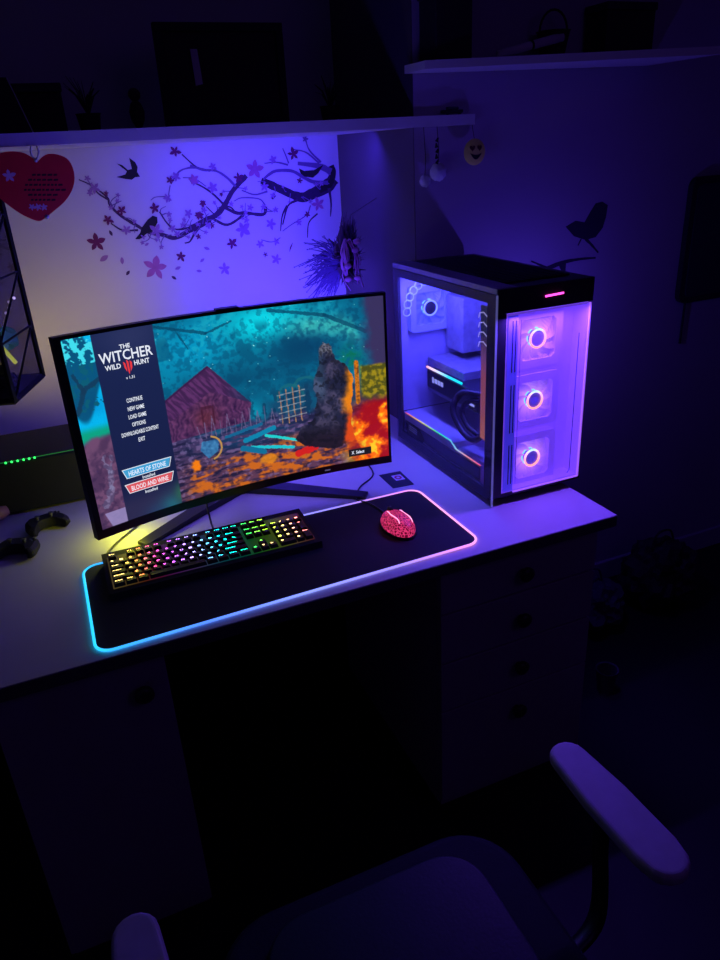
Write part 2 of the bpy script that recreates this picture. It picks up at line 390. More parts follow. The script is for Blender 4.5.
if extra:
    b = MB(); lg = MB()
    for s, ux, uy, w, h in extra:
        x = PX0 + ux * U + .0008; y = PY0 + uy * U + .0008; z = kz(y + .009) + .0012; bw, bh, t = w * U - .0016, h * U - .0016, .0022
        b.cur = 0
        b.add([(x, y, z), (x + bw, y, z), (x + bw, y + bh, z), (x, y + bh, z), (x + t, y + t * .8, z + .0075), (x + bw - t, y + t * .8, z + .0075), (x + bw - t, y + bh - t, z + .0075), (x + t, y + bh - t, z + .0075)],
              [(0,3,2,1),(4,5,6,7),(0,1,5,4),(1,2,6,5),(2,3,7,6),(3,0,4,7)])
        b.cur = 1
        put_text(b, s, lambda a, c: (x + a, y + c, z + .0078), .0032, bh - .0076, .0032 + (.0058 if len(s) == 1 else .009), bh - .003, .012)
    q = b.build('remaining_keycaps', [M['keycap'], M['legend']], kb); q['kind'] = 'stuff'; q.color = tuple(rb(.9)) + (1,)
# front lip light and cable
kc = MB().tube(curve_pts([(.02, 1.489, .766), (.0, 1.52, .757), (.03, 1.58, .754), (.10, 1.66, .754), (.15, 1.72, .754), (.2, 1.8, .754)]), .0022, 8).build('keyboard_cable', M['black'], kb, smooth=True)

# ------------------------------------------------------------------ mouse
ms = thing('computer_mouse', (.623, 1.352, .7538), 'black computer mouse glowing pink through a patterned shell', 'mouse')
def mouse_shell(z0, grow, ztop):
    b = MB(); NU, NV = 28, 10; vs = []
    for i in range(NV + 1):
        f = i / NV * PI / 2
        for k in range(NU):
            a = 2 * PI * k / NU; ca, sa = math.cos(a), math.sin(a)
            rx = .033 + .003 * math.cos(2 * a) ; ry = .060
            r = math.cos(f) ** .55 if f < PI / 2 - .001 else 0
            x = rx * ca * r * grow; y = ry * sa * r * grow
            z = z0 + ztop * math.sin(f) ** .9 * (1 - .18 * max(0, sa) * r)
            if abs(sa) < .5: x *= .93
            vs.append((.623 + x, 1.352 + y, z))
    fs = [(i * NU + k, i * NU + (k + 1) % NU, (i + 1) * NU + (k + 1) % NU, (i + 1) * NU + k) for i in range(NV) for k in range(NU)]
    return b.add(vs, fs)
mouse_shell(.7538, 1.05, .012).build('mouse_base', M['black'], ms, smooth=True)
mg = bpy.data.materials.new('mouse_pattern_glow'); mg.use_nodes = True; nt = mg.node_tree; bs = nt.nodes['Principled BSDF']
tc = nt.nodes.new('ShaderNodeTexCoord'); vo = nt.nodes.new('ShaderNodeTexVoronoi'); vo.feature = 'DISTANCE_TO_EDGE'; vo.inputs['Scale'].default_value = 150
cr = nt.nodes.new('ShaderNodeValToRGB'); cr.color_ramp.elements[0].color = (1, .05, .22, 1); cr.color_ramp.elements[0].position = .04
cr.color_ramp.elements[1].color = (.16, .0, .025, 1); cr.color_ramp.elements[1].position = .16
nt.links.new(tc.outputs['Object'], vo.inputs['Vector']); nt.links.new(vo.outputs['Distance'], cr.inputs[0]); nt.links.new(cr.outputs[0], bs.inputs['Emission Color'])
bs.inputs['Emission Strength'].default_value = .8; bs.inputs['Base Color'].default_value = (.05, .005, .01, 1)
mouse_shell(.760, 1.0, .030).build('mouse_shell', mg, ms, smooth=True)
def mtop(x, y):
    rr = ((x / .033) ** 2 + (y / .06) ** 2); return .760 + .030 * max(0, 1 - rr ** 1.6) ** .5 * (1 - .15 * max(0, y / .06)) + .0012
for xs in (-.012, .020):
    MB().tube([(.623 + xs + .002 * math.sin(k), 1.352 + yy, mtop(xs, yy)) for k, yy in enumerate([-.035 + .0085 * i for i in range(9)])], .0013, 6).build('light_line',
        mat('mouse_line', (.5, .1, .2), .4, emi=(1, .3, .55), est=1.8), ms, smooth=True)
MB().lathe([(.002, -.004), (.009, -.004), (.009, .004), (.002, .004)], (.623, 1.392, .783), 16, 'X').build('scroll_wheel', M['black'], ms, smooth=True)
MB().tube(curve_pts([(.623, 1.413, .762), (.625, 1.45, .757), (.615, 1.50, .757), (.60, 1.54, .753), (.635, 1.60, .753), (.70, 1.66, .753), (.72, 1.78, .753)]), .0019, 8).build('mouse_cable', M['black'], ms, smooth=True)

ms.location.y -= .020; ms.location.x += .002
# ------------------------------------------------------------------ monitor
A2 = Vector((-.0072, 1.43)); B2 = Vector((.706, 1.53)); D2 = B2 - A2; N2 = Vector((-D2.y, D2.x)).normalized(); SAG = .045
def mon(t, v, off=0):   # t across 0..1, v down 0..1, off = metres towards the viewer
    P = A2 + D2 * t + N2 * (SAG * (1 - (2 * t - 1) ** 2))
    dz = -4 * SAG * (2 * t - 1); nrm = (N2 - D2.normalized() * (dz / D2.length)).normalized()
    P = P - nrm * off
    zt = 1.263 - .016 * t; zb = .845 - .017 * t
    return Vector((P.x, P.y, zt + (zb - zt) * v))
mn = thing('curved_monitor', (.357, 1.74, .7502), 'large curved black monitor showing a dark blue game menu on the desk', 'monitor')
U0, U1, V0, V1 = .018, .992, .016, .957
def strip(mb, t0, t1, v0, v1, o0, o1, n=32):
    for i in range(n):
        a, c = t0 + (t1 - t0) * i / n, t0 + (t1 - t0) * (i + 1) / n
        q = [mon(a, v0, o1), mon(c, v0, o1), mon(c, v1, o1), mon(a, v1, o1), mon(a, v0, o0), mon(c, v0, o0), mon(c, v1, o0), mon(a, v1, o0)]
        fs = [(0, 1, 2, 3), (7, 6, 5, 4), (0, 4, 5, 1), (3, 2, 6, 7)]
        if i == 0: fs.append((0, 3, 7, 4))
        if i == n - 1: fs.append((1, 5, 6, 2))
        mb.add(q, fs)
b = MB()
strip(b, 0, 1, 0, V0, -.016, .002); strip(b, 0, 1, V1, 1, -.016, .003)
strip(b, 0, U0, V0, V1, -.016, .002, 1); strip(b, U1, 1, V0, V1, -.016, .002, 1); 
b.build('bezel', M['black'], mn)
b = MB(); strip(b, .004, .996, .008, .992, -.020, -.003); strip(b, .25, .75, .25, .95, -.045, -.019, 12); b.build('rear_shell', M['black'], mn)
# the picture on the screen, as colours on a fine grid
def sm(a, b_, x):
    t = max(0., min(1., (x - a) / (b_ - a))); return t * t * (3 - 2 * t)
def mixc(c, d_, k): return tuple(c[i] + (d_[i] - c[i]) * k for i in range(3))
def fb(x, y, s=1.0): return noise.fractal(Vector((x * s, y * s, 3.1)), .9, 2.0, 4)
def g2(u, v, cu, cv, su, sv): return math.exp(-((u - cu) / su) ** 2 - ((v - cv) / sv) ** 2)
def inpoly(u, v, P):
    c = False; n = len(P); j = n - 1
    for i in range(n):
        if (P[i][1] > v) != (P[j][1] > v) and u < (P[j][0] - P[i][0]) * (v - P[i][1]) / (P[j][1] - P[i][1]) + P[i][0]: c = not c
        j = i
    return c
def seg(u, v, a, b_, w, asp=.57):
    ax, ay, bx, by, x, y = a[0], a[1] * asp, b_[0], b_[1] * asp, u, v * asp
    dx, dy = bx - ax, by - ay; t = max(0, min(1, ((x - ax) * dx + (y - ay) * dy) / (dx * dx + dy * dy)))
    return math.hypot(x - ax - dx * t, y - ay - dy * t) < w
BARN = [(.262, .40), (.41, .262), (.535, .50), (.52, .60), (.26, .62)]
MOUND = [(.665, .76), (.69, .70), (.735, .66), (.752, .56), (.750, .44), (.765, .34), (.768, .27), (.785, .235), (.810, .26), (.822, .33), (.855, .37), (.880, .45), (.875, .58), (.868, .72), (.88, .82), (.80, .86), (.70, .81)]
def paint(u, v):
    n1 = fb(u, v * .6, 5); n2 = fb(u + 9, v * .6, 16); n3 = fb(u, v * .6 + 7, 55); n4 = fb(u + 3, v * .6, 120)
    c = mixc((.03, .36, .50), (.03, .48, .62), sm(0, 1, .5 + n1 * .6 + n2 * .2))
    c = mixc(c, (.04, .88, .94), min(1, 1.0 * g2(u, v, .60, .09, .13, .10)))
    c = mixc(c, (.02, .60, .78), .8 * g2(u, v, .36, .16, .12, .14))
    c = mixc(c, (.03, .22, .38), .85 * g2(u, v, .72, .24, .10, .10)); c = mixc(c, (.03, .24, .38), .6 * g2(u, v, .50, .36, .16, .07))
    band = g2(u, v, 0, .13 + 2.2 * max(0, u - .72) ** 2 + n1 * .03, 99, .055) * sm(.62, .74, u) * (1 - sm(.88, .93, u))
    c = mixc(c, (.25, .74, .72), band * (.75 + n2 * .6 + n3 * .3))
    lf = sm(.10, .34, n3 + n2 * .5) * (1 - sm(.16, .26, v)) * sm(-.2, .3, n1 + .1)
    c = mixc(c, (.18, .74, .80), .32 * lf)
    c = mixc(c, (.03, .22, .36), .36 * sm(.05, .4, -n3 - n2 * .7) * (1 - sm(.38, .5, v)))
    c = mixc(c, (.03, .26, .40), .55 * sm(.15, .5, n2 - .6 * n1) * sm(.05, .12, v) * (1 - sm(.45, .55, v)))
    for a, b_, w in (((.27, .03), (.42, .10), .004), ((.42, .10), (.50, .06), .003), ((.62, .03), (.80, .09), .005), ((.80, .09), (.93, .20), .006), ((.33, .06), (.36, .16), .002)):
        if seg(u, v, a, b_, w + n3 * .003): c = mixc(c, (.03, .24, .36), .7)
    c = mixc(c, (.04, .42, .30), .8 * g2(u, v, .875, .34, .04, .06) * (.8 + n3))
    c = mixc(c, (.22, .19, .36), sm(.90, .96, u + n2 * .03) * (1 - sm(.5, .6, v)))
    c = mixc(c, (.60, .95, .95), sm(.85, 1.0, n4) * (1 - sm(.4, .6, v)))
    # far hills
    hz = .47 + .05 * n1 + .04 * math.sin(u * 14)
    c = mixc(c, (.08, .26, .40), sm(hz, hz + .05, v) * (.7 + n2 * .3))
    c = mixc(c, (.02, .60, .72), .8 * g2(u, v, .54, .56, .04, .05))
    for cx_, cy_, R_ in ((.665, .52, .045), (.72, .50, .05)):
        if abs(math.hypot(u - cx_, (v - cy_) * .57) - R_) < .005 + n3 * .003 and v < cy_: c = mixc(c, (.10, .40, .46), .7)
    c = mixc(c, (.05, .17, .30), .55 * sm(.05, .3, fb(u * 1.6, v * .5 + 2, 22) + n3 * .3) * sm(.40, .50, v))
    # ground
    k = sm(.585, .63, v + n2 * .03)
    gs = fb(u * .35, v * .9 + 4, 60); gcol = mixc((.23, .20, .37), (.36, .22, .32), sm(.6, .95, v)); gcol = mixc(gcol, (.13, .11, .24), sm(-.1, .4, gs)); gcol = mixc(gcol, (.46, .38, .58), sm(.12, .5, n3 - gs * .6) * .65); gcol = mixc(gcol, (.06, .30, .48), .7 * g2(u, v, .52, .68, .16, .06) * sm(-.3, .3, gs))
    c = mixc(c, gcol, k)
    if inpoly(u, v, BARN):
        st_ = math.sin(u * 300 + n2 * 10) * .5 + .5; wall_line = .40 + .30 * max(0, u - .30) + (.10 if u > .42 else 0) * (u - .42) * 6
        if v < .27 + abs(u - .41) * .80 + .13: c = mixc((.24, .13, .30), (.36, .19, .40), sm(-.3, .4, fb(u * 2.2 - v, v * .4, 40))); c = mixc(c, (.10, .22, .36), .45 * sm(.44, .52, u))
        else: c = mixc((.22, .12, .28), (.46, .25, .44), st_ * .45 + n3 * .4 + .1); c = mixc(c, (.50, .22, .22), .5 * g2(u, v, .385, .53, .04, .06))
        if v < .62 and seg(u, v, (.41, .262), (.262, .40), .006): c = (.22, .10, .28)
        if .372 < u < .412 and .47 < v < .575: c = mixc(c, (.22, .08, .16), .6 if abs(u - .392) > .015 or v < .485 else .2)
    for q in range(16):      # broken fence by the barn
        fx = .36 + q * .0165; h = .03 + .05 * ((q * 37) % 7) / 7
        if seg(u, v, (fx, .64), (fx + .008 * ((q % 3) - 1), .60 - h), .0014): c = mixc(c, (.42, .36, .52), .8)
    # orange light on the ground
    o = sm(.74, .84, v + .10 * (u - .3)) * sm(.27, .34, u)
    f = n1 * .4 + fb(u * .5, v, 26) * .8 + n3 * .35
    if o > 0: c = mixc(c, (.95, .50, .10), o * sm(.05, .34, f)); c = mixc(c, (.60, .28, .14), o * sm(-.12, .1, f) * .5)
    c = mixc(c, (.98, .50, .05), .95 * sm(.45, .8, g2(u, v, .332, .775, .022, .042) + n3 * .25))
    c = mixc(c, (.95, .55, .08), .8 * sm(.45, .8, g2(u, v, .56, .835, .05, .04) + n2 * .4))
    if inpoly(u, v, [(.36, .655), (.415, .66), (.408, .725), (.375, .755), (.352, .70)]): c = mixc((.16, .36, .56), (.25, .5, .7), n3 + .5)
    if abs(math.hypot((u - .385), (v - .70) * .57) - .036) < .0028 and u > .39: c = (.72, .55, .30)
    for a, b_, w, cc in (((.50, .705), (.60, .665), .008, (.05, .50, .66)), ((.52, .75), (.66, .80), .005, (.10, .75, .80)), ((.57, .70), (.68, .765), .004, (.12, .80, .80)), ((.49, .745), (.56, .79), .009, (.06, .42, .58)), ((.44, .66), (.56, .63), .005, (.08, .38, .55))):
        if seg(u, v, a, b_, w + n3 * .002): c = cc
    if seg(u, v, (.675, .845), (.735, .825), .012 + n3 * .003): c = (.80, .12, .12)
    # tan lattice
    for q in range(4):
        if seg(u, v, (.63 + q * .022, .47 - .006 * q), (.632 + q * .022, .655), .0019): c = mixc((.70, .50, .34), (.40, .34, .36), abs(n3) * 2.5)
    for q in range(5):
        if seg(u, v, (.622, .49 + q * .034), (.715, .478 + q * .034), .0013): c = mixc(c, (.56, .60, .64), .85)
    # fire and hay on the right
    k = sm(.79, .90, u + n1 * .08) * sm(.50, .62, v + n1 * .05)
    fc = mixc((.62, .06, .10), (.98, .42, .04), sm(-.15, .25, n2 + (v - .72) * 1.2)); fc = mixc(fc, (1, .78, .15), sm(.22, .5, n2 + .3 * n3 + (v - .75) * .6))
    c = mixc(c, fc, k)
    hc = mixc((.30, .30, .10), (.62, .54, .10), sm(-.3, .4, n3)); c = mixc(c, hc, sm(.895, .915, u) * sm(.375, .40, v + n2 * .02) * (1 - sm(.54, .60, v + n2 * .05)))
    # dark weathered rock mound lit warm on one side
    if inpoly(u + n2 * .008, v + n3 * .012, MOUND):
        c = mixc((.13, .14, .24), (.28, .26, .38), sm(-.2, .5, n2 + n3 * .5)); c = mixc(c, (.12, .10, .16), sm(.65, .8, v))
        c = mixc(c, (.25, .42, .55), .35 * (1 - sm(.77, .80, u)) * (1 - sm(.5, .6, v))); c = mixc(c, (.55, .55, .60), .8 * (1 - sm(.27, .33, v)) * sm(-.2, .1, n3 + .1)); c = mixc(c, (.06, .07, .12), .6 * sm(.12, .3, n3 - n2 * .4))
        c = mixc(c, (.90, .50, .08), sm(.835, .868, u + n2 * .03 - .12 * max(0, .45 - v)) * (1 - sm(.62, .75, v)) )
        c = mixc(c, (.85, .28, .08), sm(.83, .86, u + n2 * .03) * sm(.62, .7, v))
    if seg(u, v, (.893, .37), (.893, .60), .0075): c = mixc((.85, .48, .08), (.55, .3, .1), abs(n3) * 2)
    # strip left of the menu
    if u < .096:
        c = mixc((.02, .58, .84), (.02, .70, .92), sm(-.3, .3, n1))
        c = mixc(c, (.04, .20, .34), sm(0, .04, .16 + .10 * math.sin(u * 40) - abs(v - .17)) * .75)
        if v < .14 and n3 > 0: c = (.25, .85, .92)
        if v < .36 and v > .14 and n3 + n2 > .25: c = (.05, .35, .45)
        c = mixc(c, (.05, .62, .50), sm(.42, .47, v) * (1 - sm(.50, .53, v)))
        c = mixc(c, mixc((.30, .20, .34), (.42, .28, .42), sm(-.3, .4, n2)), sm(.50, .53, v + u * .3 + n2 * .02))
        for a, b_, w in (((.02, .36), (.05, .26), .007), ((.05, .26), (.095, .22), .006), ((.05, .27), (.03, .18), .004)):
            if seg(u, v, a, b_, w + n3 * .004): c = mixc(c, (.08, .22, .34), .85)
        for a, b_, w in (((.062, .60), (.075, .68), .006), ((.075, .68), (.070, .76), .008), ((.085, .60), (.078, .66), .004), ((.072, .76), (.045, .84), .010)):
            if seg(u, v, a, b_, w + n3 * .008): c = mixc(c, (.52, .52, .68), .55)
        c = mixc(c, (.20, .14, .28), .5 * sm(.0, .35, n3 + n2 * .4) * sm(.53, .6, v))
        if v > .88 and u > .035 + (v - .88) * .2: c = mixc(c, (.62, .58, .80), .75)
    elif u < .268:
        c = mixc((.10, .145, .31), (.085, .11, .26), v); c = mixc(c, (.16, .19, .36), g2(u, v, .2, .05, .1, .1))
        c = mixc(c, (.03, .62, .62), .9 * g2(u, v, .235, .955, .035, .06)); c = mixc(c, (.10, .65, .30), .7 * g2(u, v, .27, .90, .02, .05))
        c = mixc(c, (.05, .30, .50), .6 * g2(u, v, .19, .96, .04, .05))
        c = mixc(c, (.24, .20, .32), .5 * sm(.78, .9, v))
    return c
NU, NV = 520, 300
vs = []; cols = []
for j in range(NV + 1):
    for i in range(NU + 1):
        u = U0 + (U1 - U0) * i / NU; v = V0 + (V1 - V0) * j / NV
        vs.append(mon(u, v, 0)); cols.append(lin([max(0, min(1, x)) for x in paint(u, v)]) + (1,))
fs = [(j * (NU + 1) + i, (j + 1) * (NU + 1) + i, (j + 1) * (NU + 1) + i + 1, j * (NU + 1) + i + 1) for j in range(NV) for i in range(NU)]
scr = MB().add(vs, fs).build('screen', attr_emit('screen_picture', 1.05), mn, smooth=True)
ca = scr.data.color_attributes.new('Col', 'FLOAT_COLOR', 'POINT')
ca.data.foreach_set('color', [x for c in cols for x in c])
scr['label'] = 'lit screen with a dark blue menu column over a barn and firelit ground'
mp = lambda a, b_: mon(a, b_, .0012)
b = MB()
def line(s, uc, w, v0, v1, bold=.01): put_text(b, s, lambda a, c: mon(a, c, .0012), uc - w / 2, v1, uc + w / 2, v0, bold)
line('THE', .181, .030, .083, .103, .02)
line('WITCHER', .181, .150, .108, .158, .012)
line('WILD', .139, .044, .168, .192, .02); line('HUNT', .221, .044, .168, .192, .02)
line('v 1.31', .181, .024, .236, .250, .01)
b.build('title_lettering', M['white_txt'], scr)
b = MB(); b.cur = 0
for dx, top, bot in ((-.0095, .164, .214), (0, .158, .228), (.0095, .164, .214)):
    b.prism([(.181 + dx - .0030, top), (.181 + dx + .0022, top + .008), (.181 + dx * .85 + .0026, bot - .016), (.181 + dx * .55, bot), (.181 + dx * .85 - .0026, bot - .02)], 0, .0004, lambda x, y, z: mon(x, y, .0011 + z))
b.build('claw_emblem', M['red_txt'], scr)
b = MB()
for s, w, v in (('CONTINUE', .046, .352), ('NEW GAME', .048, .394), ('LOAD GAME', .052, .434), ('OPTIONS', .040, .474), ('DOWNLOADABLE CONTENT', .110, .515), ('EXIT', .020, .556)):
    line(s, .181, w, v - .0105, v + .0105, .015)
b.build('menu_lettering', M['white_txt'], scr)
for s, v, m in (('HEARTS OF STONE', .716, 'blue_bad'), ('BLOOD AND WINE', .796, 'red_bad')):
    q = MB()
    for i in range(16):
        k0, k1 = i / 16, (i + 1) / 16; xa = lambda k, a, c: a + (c - a) * k
        q.add([mon(xa(k0, .108, .254), v - .026, .0009), mon(xa(k1, .108, .254), v - .026, .0009), mon(xa(k1, .117, .245), v + .020, .0009), mon(xa(k0, .117, .245), v + .020, .0009)], [(0, 1, 2, 3)])
    bn = q.build('menu_banner', M[m], scr)
    b = MB()
    for x0, y0, x1, y1 in ((.106, v - .029, .256, v - .0255), (.116, v + .019, .246, v + .022)):
        for i in range(16):
            xa_, xb_ = x0 + (x1 - x0) * i / 16, x0 + (x1 - x0) * (i + 1) / 16
            b.add([mon(xa_, y0, .0013), mon(xb_, y0, .0013), mon(xb_, y1, .0013), mon(xa_, y1, .0013)], [(0, 1, 2, 3)])
    for xa, xb in ((.106, .116), (.256, .246)):
        b.add([mon(xa, v - .029, .0013), mon(xa + .002, v - .029, .0013), mon(xb + .002, v + .022, .0013), mon(xb, v + .022, .0013)], [(0, 1, 2, 3)])
    put_text(b, s, lambda a, c: mon(a, c, .0014), .124, v + .012, .238, v - .014, .012)
    put_text(b, 'Installed', lambda a, c: mon(a, c, .0014), .162, v + .045, .200, v + .029, .01)
    b.build('banner_lettering', M['white_txt'], scr)
q = MB(); q.prism([(.850, .880), (.930, .880), (.930, .925), (.850, .925)], 0, .0003, lambda x, y, z: mon(x, y, .0008 + z)); q.build('select_button', M['btn'], scr)
b = MB(); put_text(b, 'X  Select', lambda a, c: mon(a, c, .0014), .860, .912, .905, .892, .02); b.build('button_lettering', M['white_txt'], scr)
b = MB(); b.box((0, 0, 0), (0, 0, 0)); b = MB()
P = mon(.5, 1, 0)
b.tube([mon(.5, .9, -.05), (.362, 1.66, .86), (.362, 1.735, .80)], [.026, .024, .022], 14); b.tube([(.362, 1.735, .80), (.362, 1.735, .7515)], [.03, .04], 16)
b.build('stand_neck', M['black'], mn, smooth=True)
for tip in ((.083, 1.542), (.632, 1.524)):
    c = Vector((.362, 1.73)); t_ = Vector(tip); d_ = (t_ - c).normalized(); w_ = Vector((-d_.y, d_.x)) * .016
    b = MB(); e0, e1 = c, t_
    pl = [(e0 + w_ * 1.5), (e0 - w_ * 1.5), (e1 - w_), (e1 + w_)]
    b.add([(p.x, p.y, .7502) for p in pl] + [(pl[0].x, pl[0].y, .772), (pl[1].x, pl[1].y, .772), (pl[2].x, pl[2].y, .758), (pl[3].x, pl[3].y, .758)],
          [(0,3,2,1),(4,5,6,7),(0,1,5,4),(1,2,6,5),(2,3,7,6),(3,0,4,7)])
    b.build('stand_foot', M['black'], mn)
b = MB(); b.add([mon(.76, .975, .0036), mon(.78, .975, .0036), mon(.78, .983, .0036), mon(.76, .983, .0036)], [(0, 1, 2, 3)]); b.build('bezel_mark', M['badge'], mn)
MB().box(tuple(mon(.46, 0, .0)) , tuple(mon(.53, 0, -.012) + Vector((0, 0, .004)))).build('top_tab', M['black'], mn)
MB().tube(curve_pts([(.262, 1.64, .90), (.250, 1.60, .85), (.243, 1.565, .805), (.240, 1.525, .778), (.238, 1.4895, .772)]), .0024, 8).build('signal_cable', M['black'], mn, smooth=True)

# ------------------------------------------------------------------ small card
cdv = [onZ(*p, .7515) for p in ((379, 475), (400, 471), (414, 484), (393, 488))]
b = MB(); b.add([v.xyz for v in cdv] + [v + Vector((0, 0, -.0012)) for v in cdv], [(0, 1, 2, 3), (7, 6, 5, 4), (0, 4, 5, 1), (1, 5, 6, 2), (2, 6, 7, 3), (3, 7, 4, 0)])
card = thing('warranty_card', ((cdv[0] + cdv[2]) / 2 - Vector((0, 0, .0013))), 'small dark card with a white badge lying between the monitor and the computer', 'card')
b.build('card_sheet', M['dark3'], card)
ex = (cdv[1] - cdv[0]); ey = (cdv[3] - cdv[0])
cp = lambda a, c, h=.0003: cdv[0] + ex * a + ey * c + Vector((0, 0, h))
b = MB(); b.add([cp(.42, .22), cp(.85, .22), cp(.85, .6), cp(.42, .6)], [(0, 1, 2, 3)]); b.build('white_badge', mat('card_badge', (.75, .65, .8), .5), card)
b = MB()
for i in range(20):
    a0, a1 = 2 * PI * i / 20, 2 * PI * (i + 1) / 20
    b.add([cp(.63 + .16 * math.cos(a0), .41 + .13 * math.sin(a0), .0006), cp(.63 + .16 * math.cos(a1), .41 + .13 * math.sin(a1), .0006), cp(.63 + .07 * math.cos(a1), .41 + .06 * math.sin(a1), .0006), cp(.63 + .07 * math.cos(a0), .41 + .06 * math.sin(a0), .0006)], [(0, 1, 2, 3)])
b.build('ring_emblem', mat('card_ring', (.55, .02, .15), .5), card)

# ------------------------------------------------------------------ computer case
X0, X1, Y0, Y1, Z0, Z1 = .872, 1.125, 1.325, 1.833, .775, 1.262
pc = thing('desktop_computer', ((X0 + X1) / 2, (Y0 + Y1) / 2, .7502), 'black tower computer with glass side and three glowing fans on the desk', 'computer')
b = MB(); b.box((X0, Y0 + .012, Z0 - .012), (X1, Y1, Z0)); b.box((X0 + .004, Y0 + .004, Z1 - .018), (X1, Y1, Z1 - .001), .003); b.box((X1 - .008, Y0 + .01, Z0), (X1, Y1, Z1 - .018))
b.box((X0 + .004, Y1 - .012, Z0), (X1 - .008, Y1, Z1 - .018))
b.build('chassis', M['case'], pc)
b = MB(); b.box((X0 + .05, Y0 + .05, Z1 - .001), (X1 - .03, Y1 - .04, Z1 + .003), .001)
for k in range(22): b.box((X0 + .056, Y0 + .06 + k * .018, Z1 + .003), (X1 - .036, Y0 + .070 + k * .018, Z1 + .0042))
b.build('top_vent', M['matte'], pc)
b = MB(); b.box((X0 - .002, Y0, Z1 - .012), (X0 + .05, Y1, Z1 + .001), .002); b.build('top_rail', M['rim'], pc)
for x in (X0 + .03, X1 - .07):
    for y in (Y0 + .03, Y1 - .07):
        b = MB(); b.lathe([(.024, 0), (.028, .004), (.026, .014)], (x + .02, y + .02, .7502), 18); b.box((x - .008, y - .005, .758), (x + .048, y + .045, .7635), .002); b.build('foot', M['black'], pc, smooth=False)
# side frame and glass
b = MB(); b.box((X0 + .0005, Y1 - .024, Z0), (X0 + .008, Y1, Z1 - .013)); b.box((X0 + .0005, Y0 + .012, Z0), (X0 + .008, Y1 - .024, Z0 + .012)); b.box((X0 + .0005, Y0 + .012, Z1 - .034), (X0 + .008, Y1 - .024, Z1 - .013))
b.box((X0 + .0005, Y0 + .010, Z0 + .012), (X0 + .010, Y0 + .040, Z1 - .034))
b.build('side_frame', M['case'], pc)
b = MB(); b.box((X0 - .004, Y0 - .001, Z0 - .034 + .01), (X0 - .0005, Y1 - .003, Z1 - .013)); gl = b.build('side_glass', M['pcglass'], pc)
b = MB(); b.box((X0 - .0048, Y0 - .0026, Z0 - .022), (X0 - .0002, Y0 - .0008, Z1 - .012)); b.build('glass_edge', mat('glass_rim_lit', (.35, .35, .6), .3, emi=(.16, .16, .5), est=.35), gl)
# inside
b = MB(); b.box((X1 - .032, Y0 + .06, Z0 + .07), (X1 - .028, Y1 - .013, Z1 - .02)); b.box((X0 + .012, Y1 - .0155, Z0 + .07), (X1 - .034, Y1 - .0128, Z1 - .02)).build('motherboard_tray', mat('tray_blue', (.40, .38, .60), .6, var=.2, scale=25), pc)
b = MB(); b.box((.955, 1.60, .90), (X1 - .033, 1.80, 1.0), .003)
b.box((1.03, 1.50, 1.0), (X1 - .033, 1.62, 1.12), .003)
for k in range(4): b.box((1.04, 1.44 + k * .012, 1.0), (X1 - .034, 1.447 + k * .012, 1.13))
b.box((1.01, 1.70, 1.02), (X1 - .033, 1.79, 1.17), .004)
b.build('motherboard', M['mobo'], pc)
b = MB(); b.box((X0 + .012, Y0 + .072, Z0 + .001), (X1 - .009, 1.53, Z0 + .052)); b.box((X0 + .012, 1.53, Z0 + .001), (X1 - .009, Y1 - .013, Z0 + .067))
sh = b.build('power_supply_shroud', M['shroud'], pc)
b = MB()
b.box((X0 + .0105, Y0 + .075, Z0 + .014), (X0 + .0118, Y1 - .028, Z0 + .046)); b.build('shroud_side', mat('shroud_dark', (.05, .06, .12), .4), sh)
b = MB(); b.tube([(X0 + .012, Y1 - .03, Z0 + .068), (X0 + .012, 1.545, Z0 + .069), (X0 + .012, 1.515, Z0 + .055), (X0 + .012, Y0 + .075, Z0 + .053)], .0018, 8)
b.build('light_strip', glow_ramp('shroud_strip', [(0, (1, .12, .2)), (.16, (1, .35, .35)), (.30, (.25, .7, .9)), (.42, (.02, .8, .6)), (.55, (.05, .9, .15)), (.75, (.9, .75, .1)), (.9, (1, .35, .12)), (1, (1, .1, .2))], 'Y', 1.3), sh)
b = MB()
ip = lambda a, c: Vector((X0 + .0095, a, c))
b.add([ip(1.795, .779), ip(1.70, .779), ip(1.685, .800), ip(1.715, .822), ip(1.795, .822)], [(0, 1, 2, 3, 4)]); b.build('badge_plate', M['matte'], sh)
b = MB()
for k in range(3): put_text(b, ('POWER', 'SUPPLY', 'SERIES')[k] if 0 else 'IIIIIIII', lambda a, c: Vector((X0 + .0088, a, c)), 1.778, .798 + k * .006, 1.73, .802 + k * .006, 0)
b.build('badge_marks', M['badge'], sh)
b = MB(); b.tube([(X0 + .008, 1.80, .778), (X0 + .008, 1.672, .778)], .0012, 6); b.build('badge_line', M['badge'], sh)
# graphics card
gp = MB(); gp.box((.930, 1.46, .925), (1.09, 1.758, .978), .004); gpo = gp.build('graphics_card', M['gpu'], pc)
b = MB(); b.tube([(.928, 1.752, .985), (.928, 1.565, .985)], .0032, 8)
b.build('light_bar', glow_ramp('gpu_bar', [(0, (0, .75, .75)), (.35, (.02, .75, .95)), (.6, (.55, .75, 1)), (.85, (1, .65, .7)), (1, (1, .35, .4))], 'Y', 2.0), gpo)
b = MB()
for ya, yb, za, zb in ((1.725, 1.717, .946, .962), (1.712, 1.698, .948, .960), (1.694, 1.682, .948, .960), (1.678, 1.665, .948, .960), (1.53, 1.505, .938, .944)): b.box((.9288, yb, za), (.9299, ya, zb))
b.build('card_marks', mat('gpu_letters', (.6, .6, .7), .4, emi=(.5, .55, 1), est=.7), gpo)
for yy in (1.52, 1.60, 1.69):
    MB().lathe([(.032, 0), (.034, .003), (.010, .004)], (1.0, yy, .921), 20).build('card_fan', M['matte'], gpo)
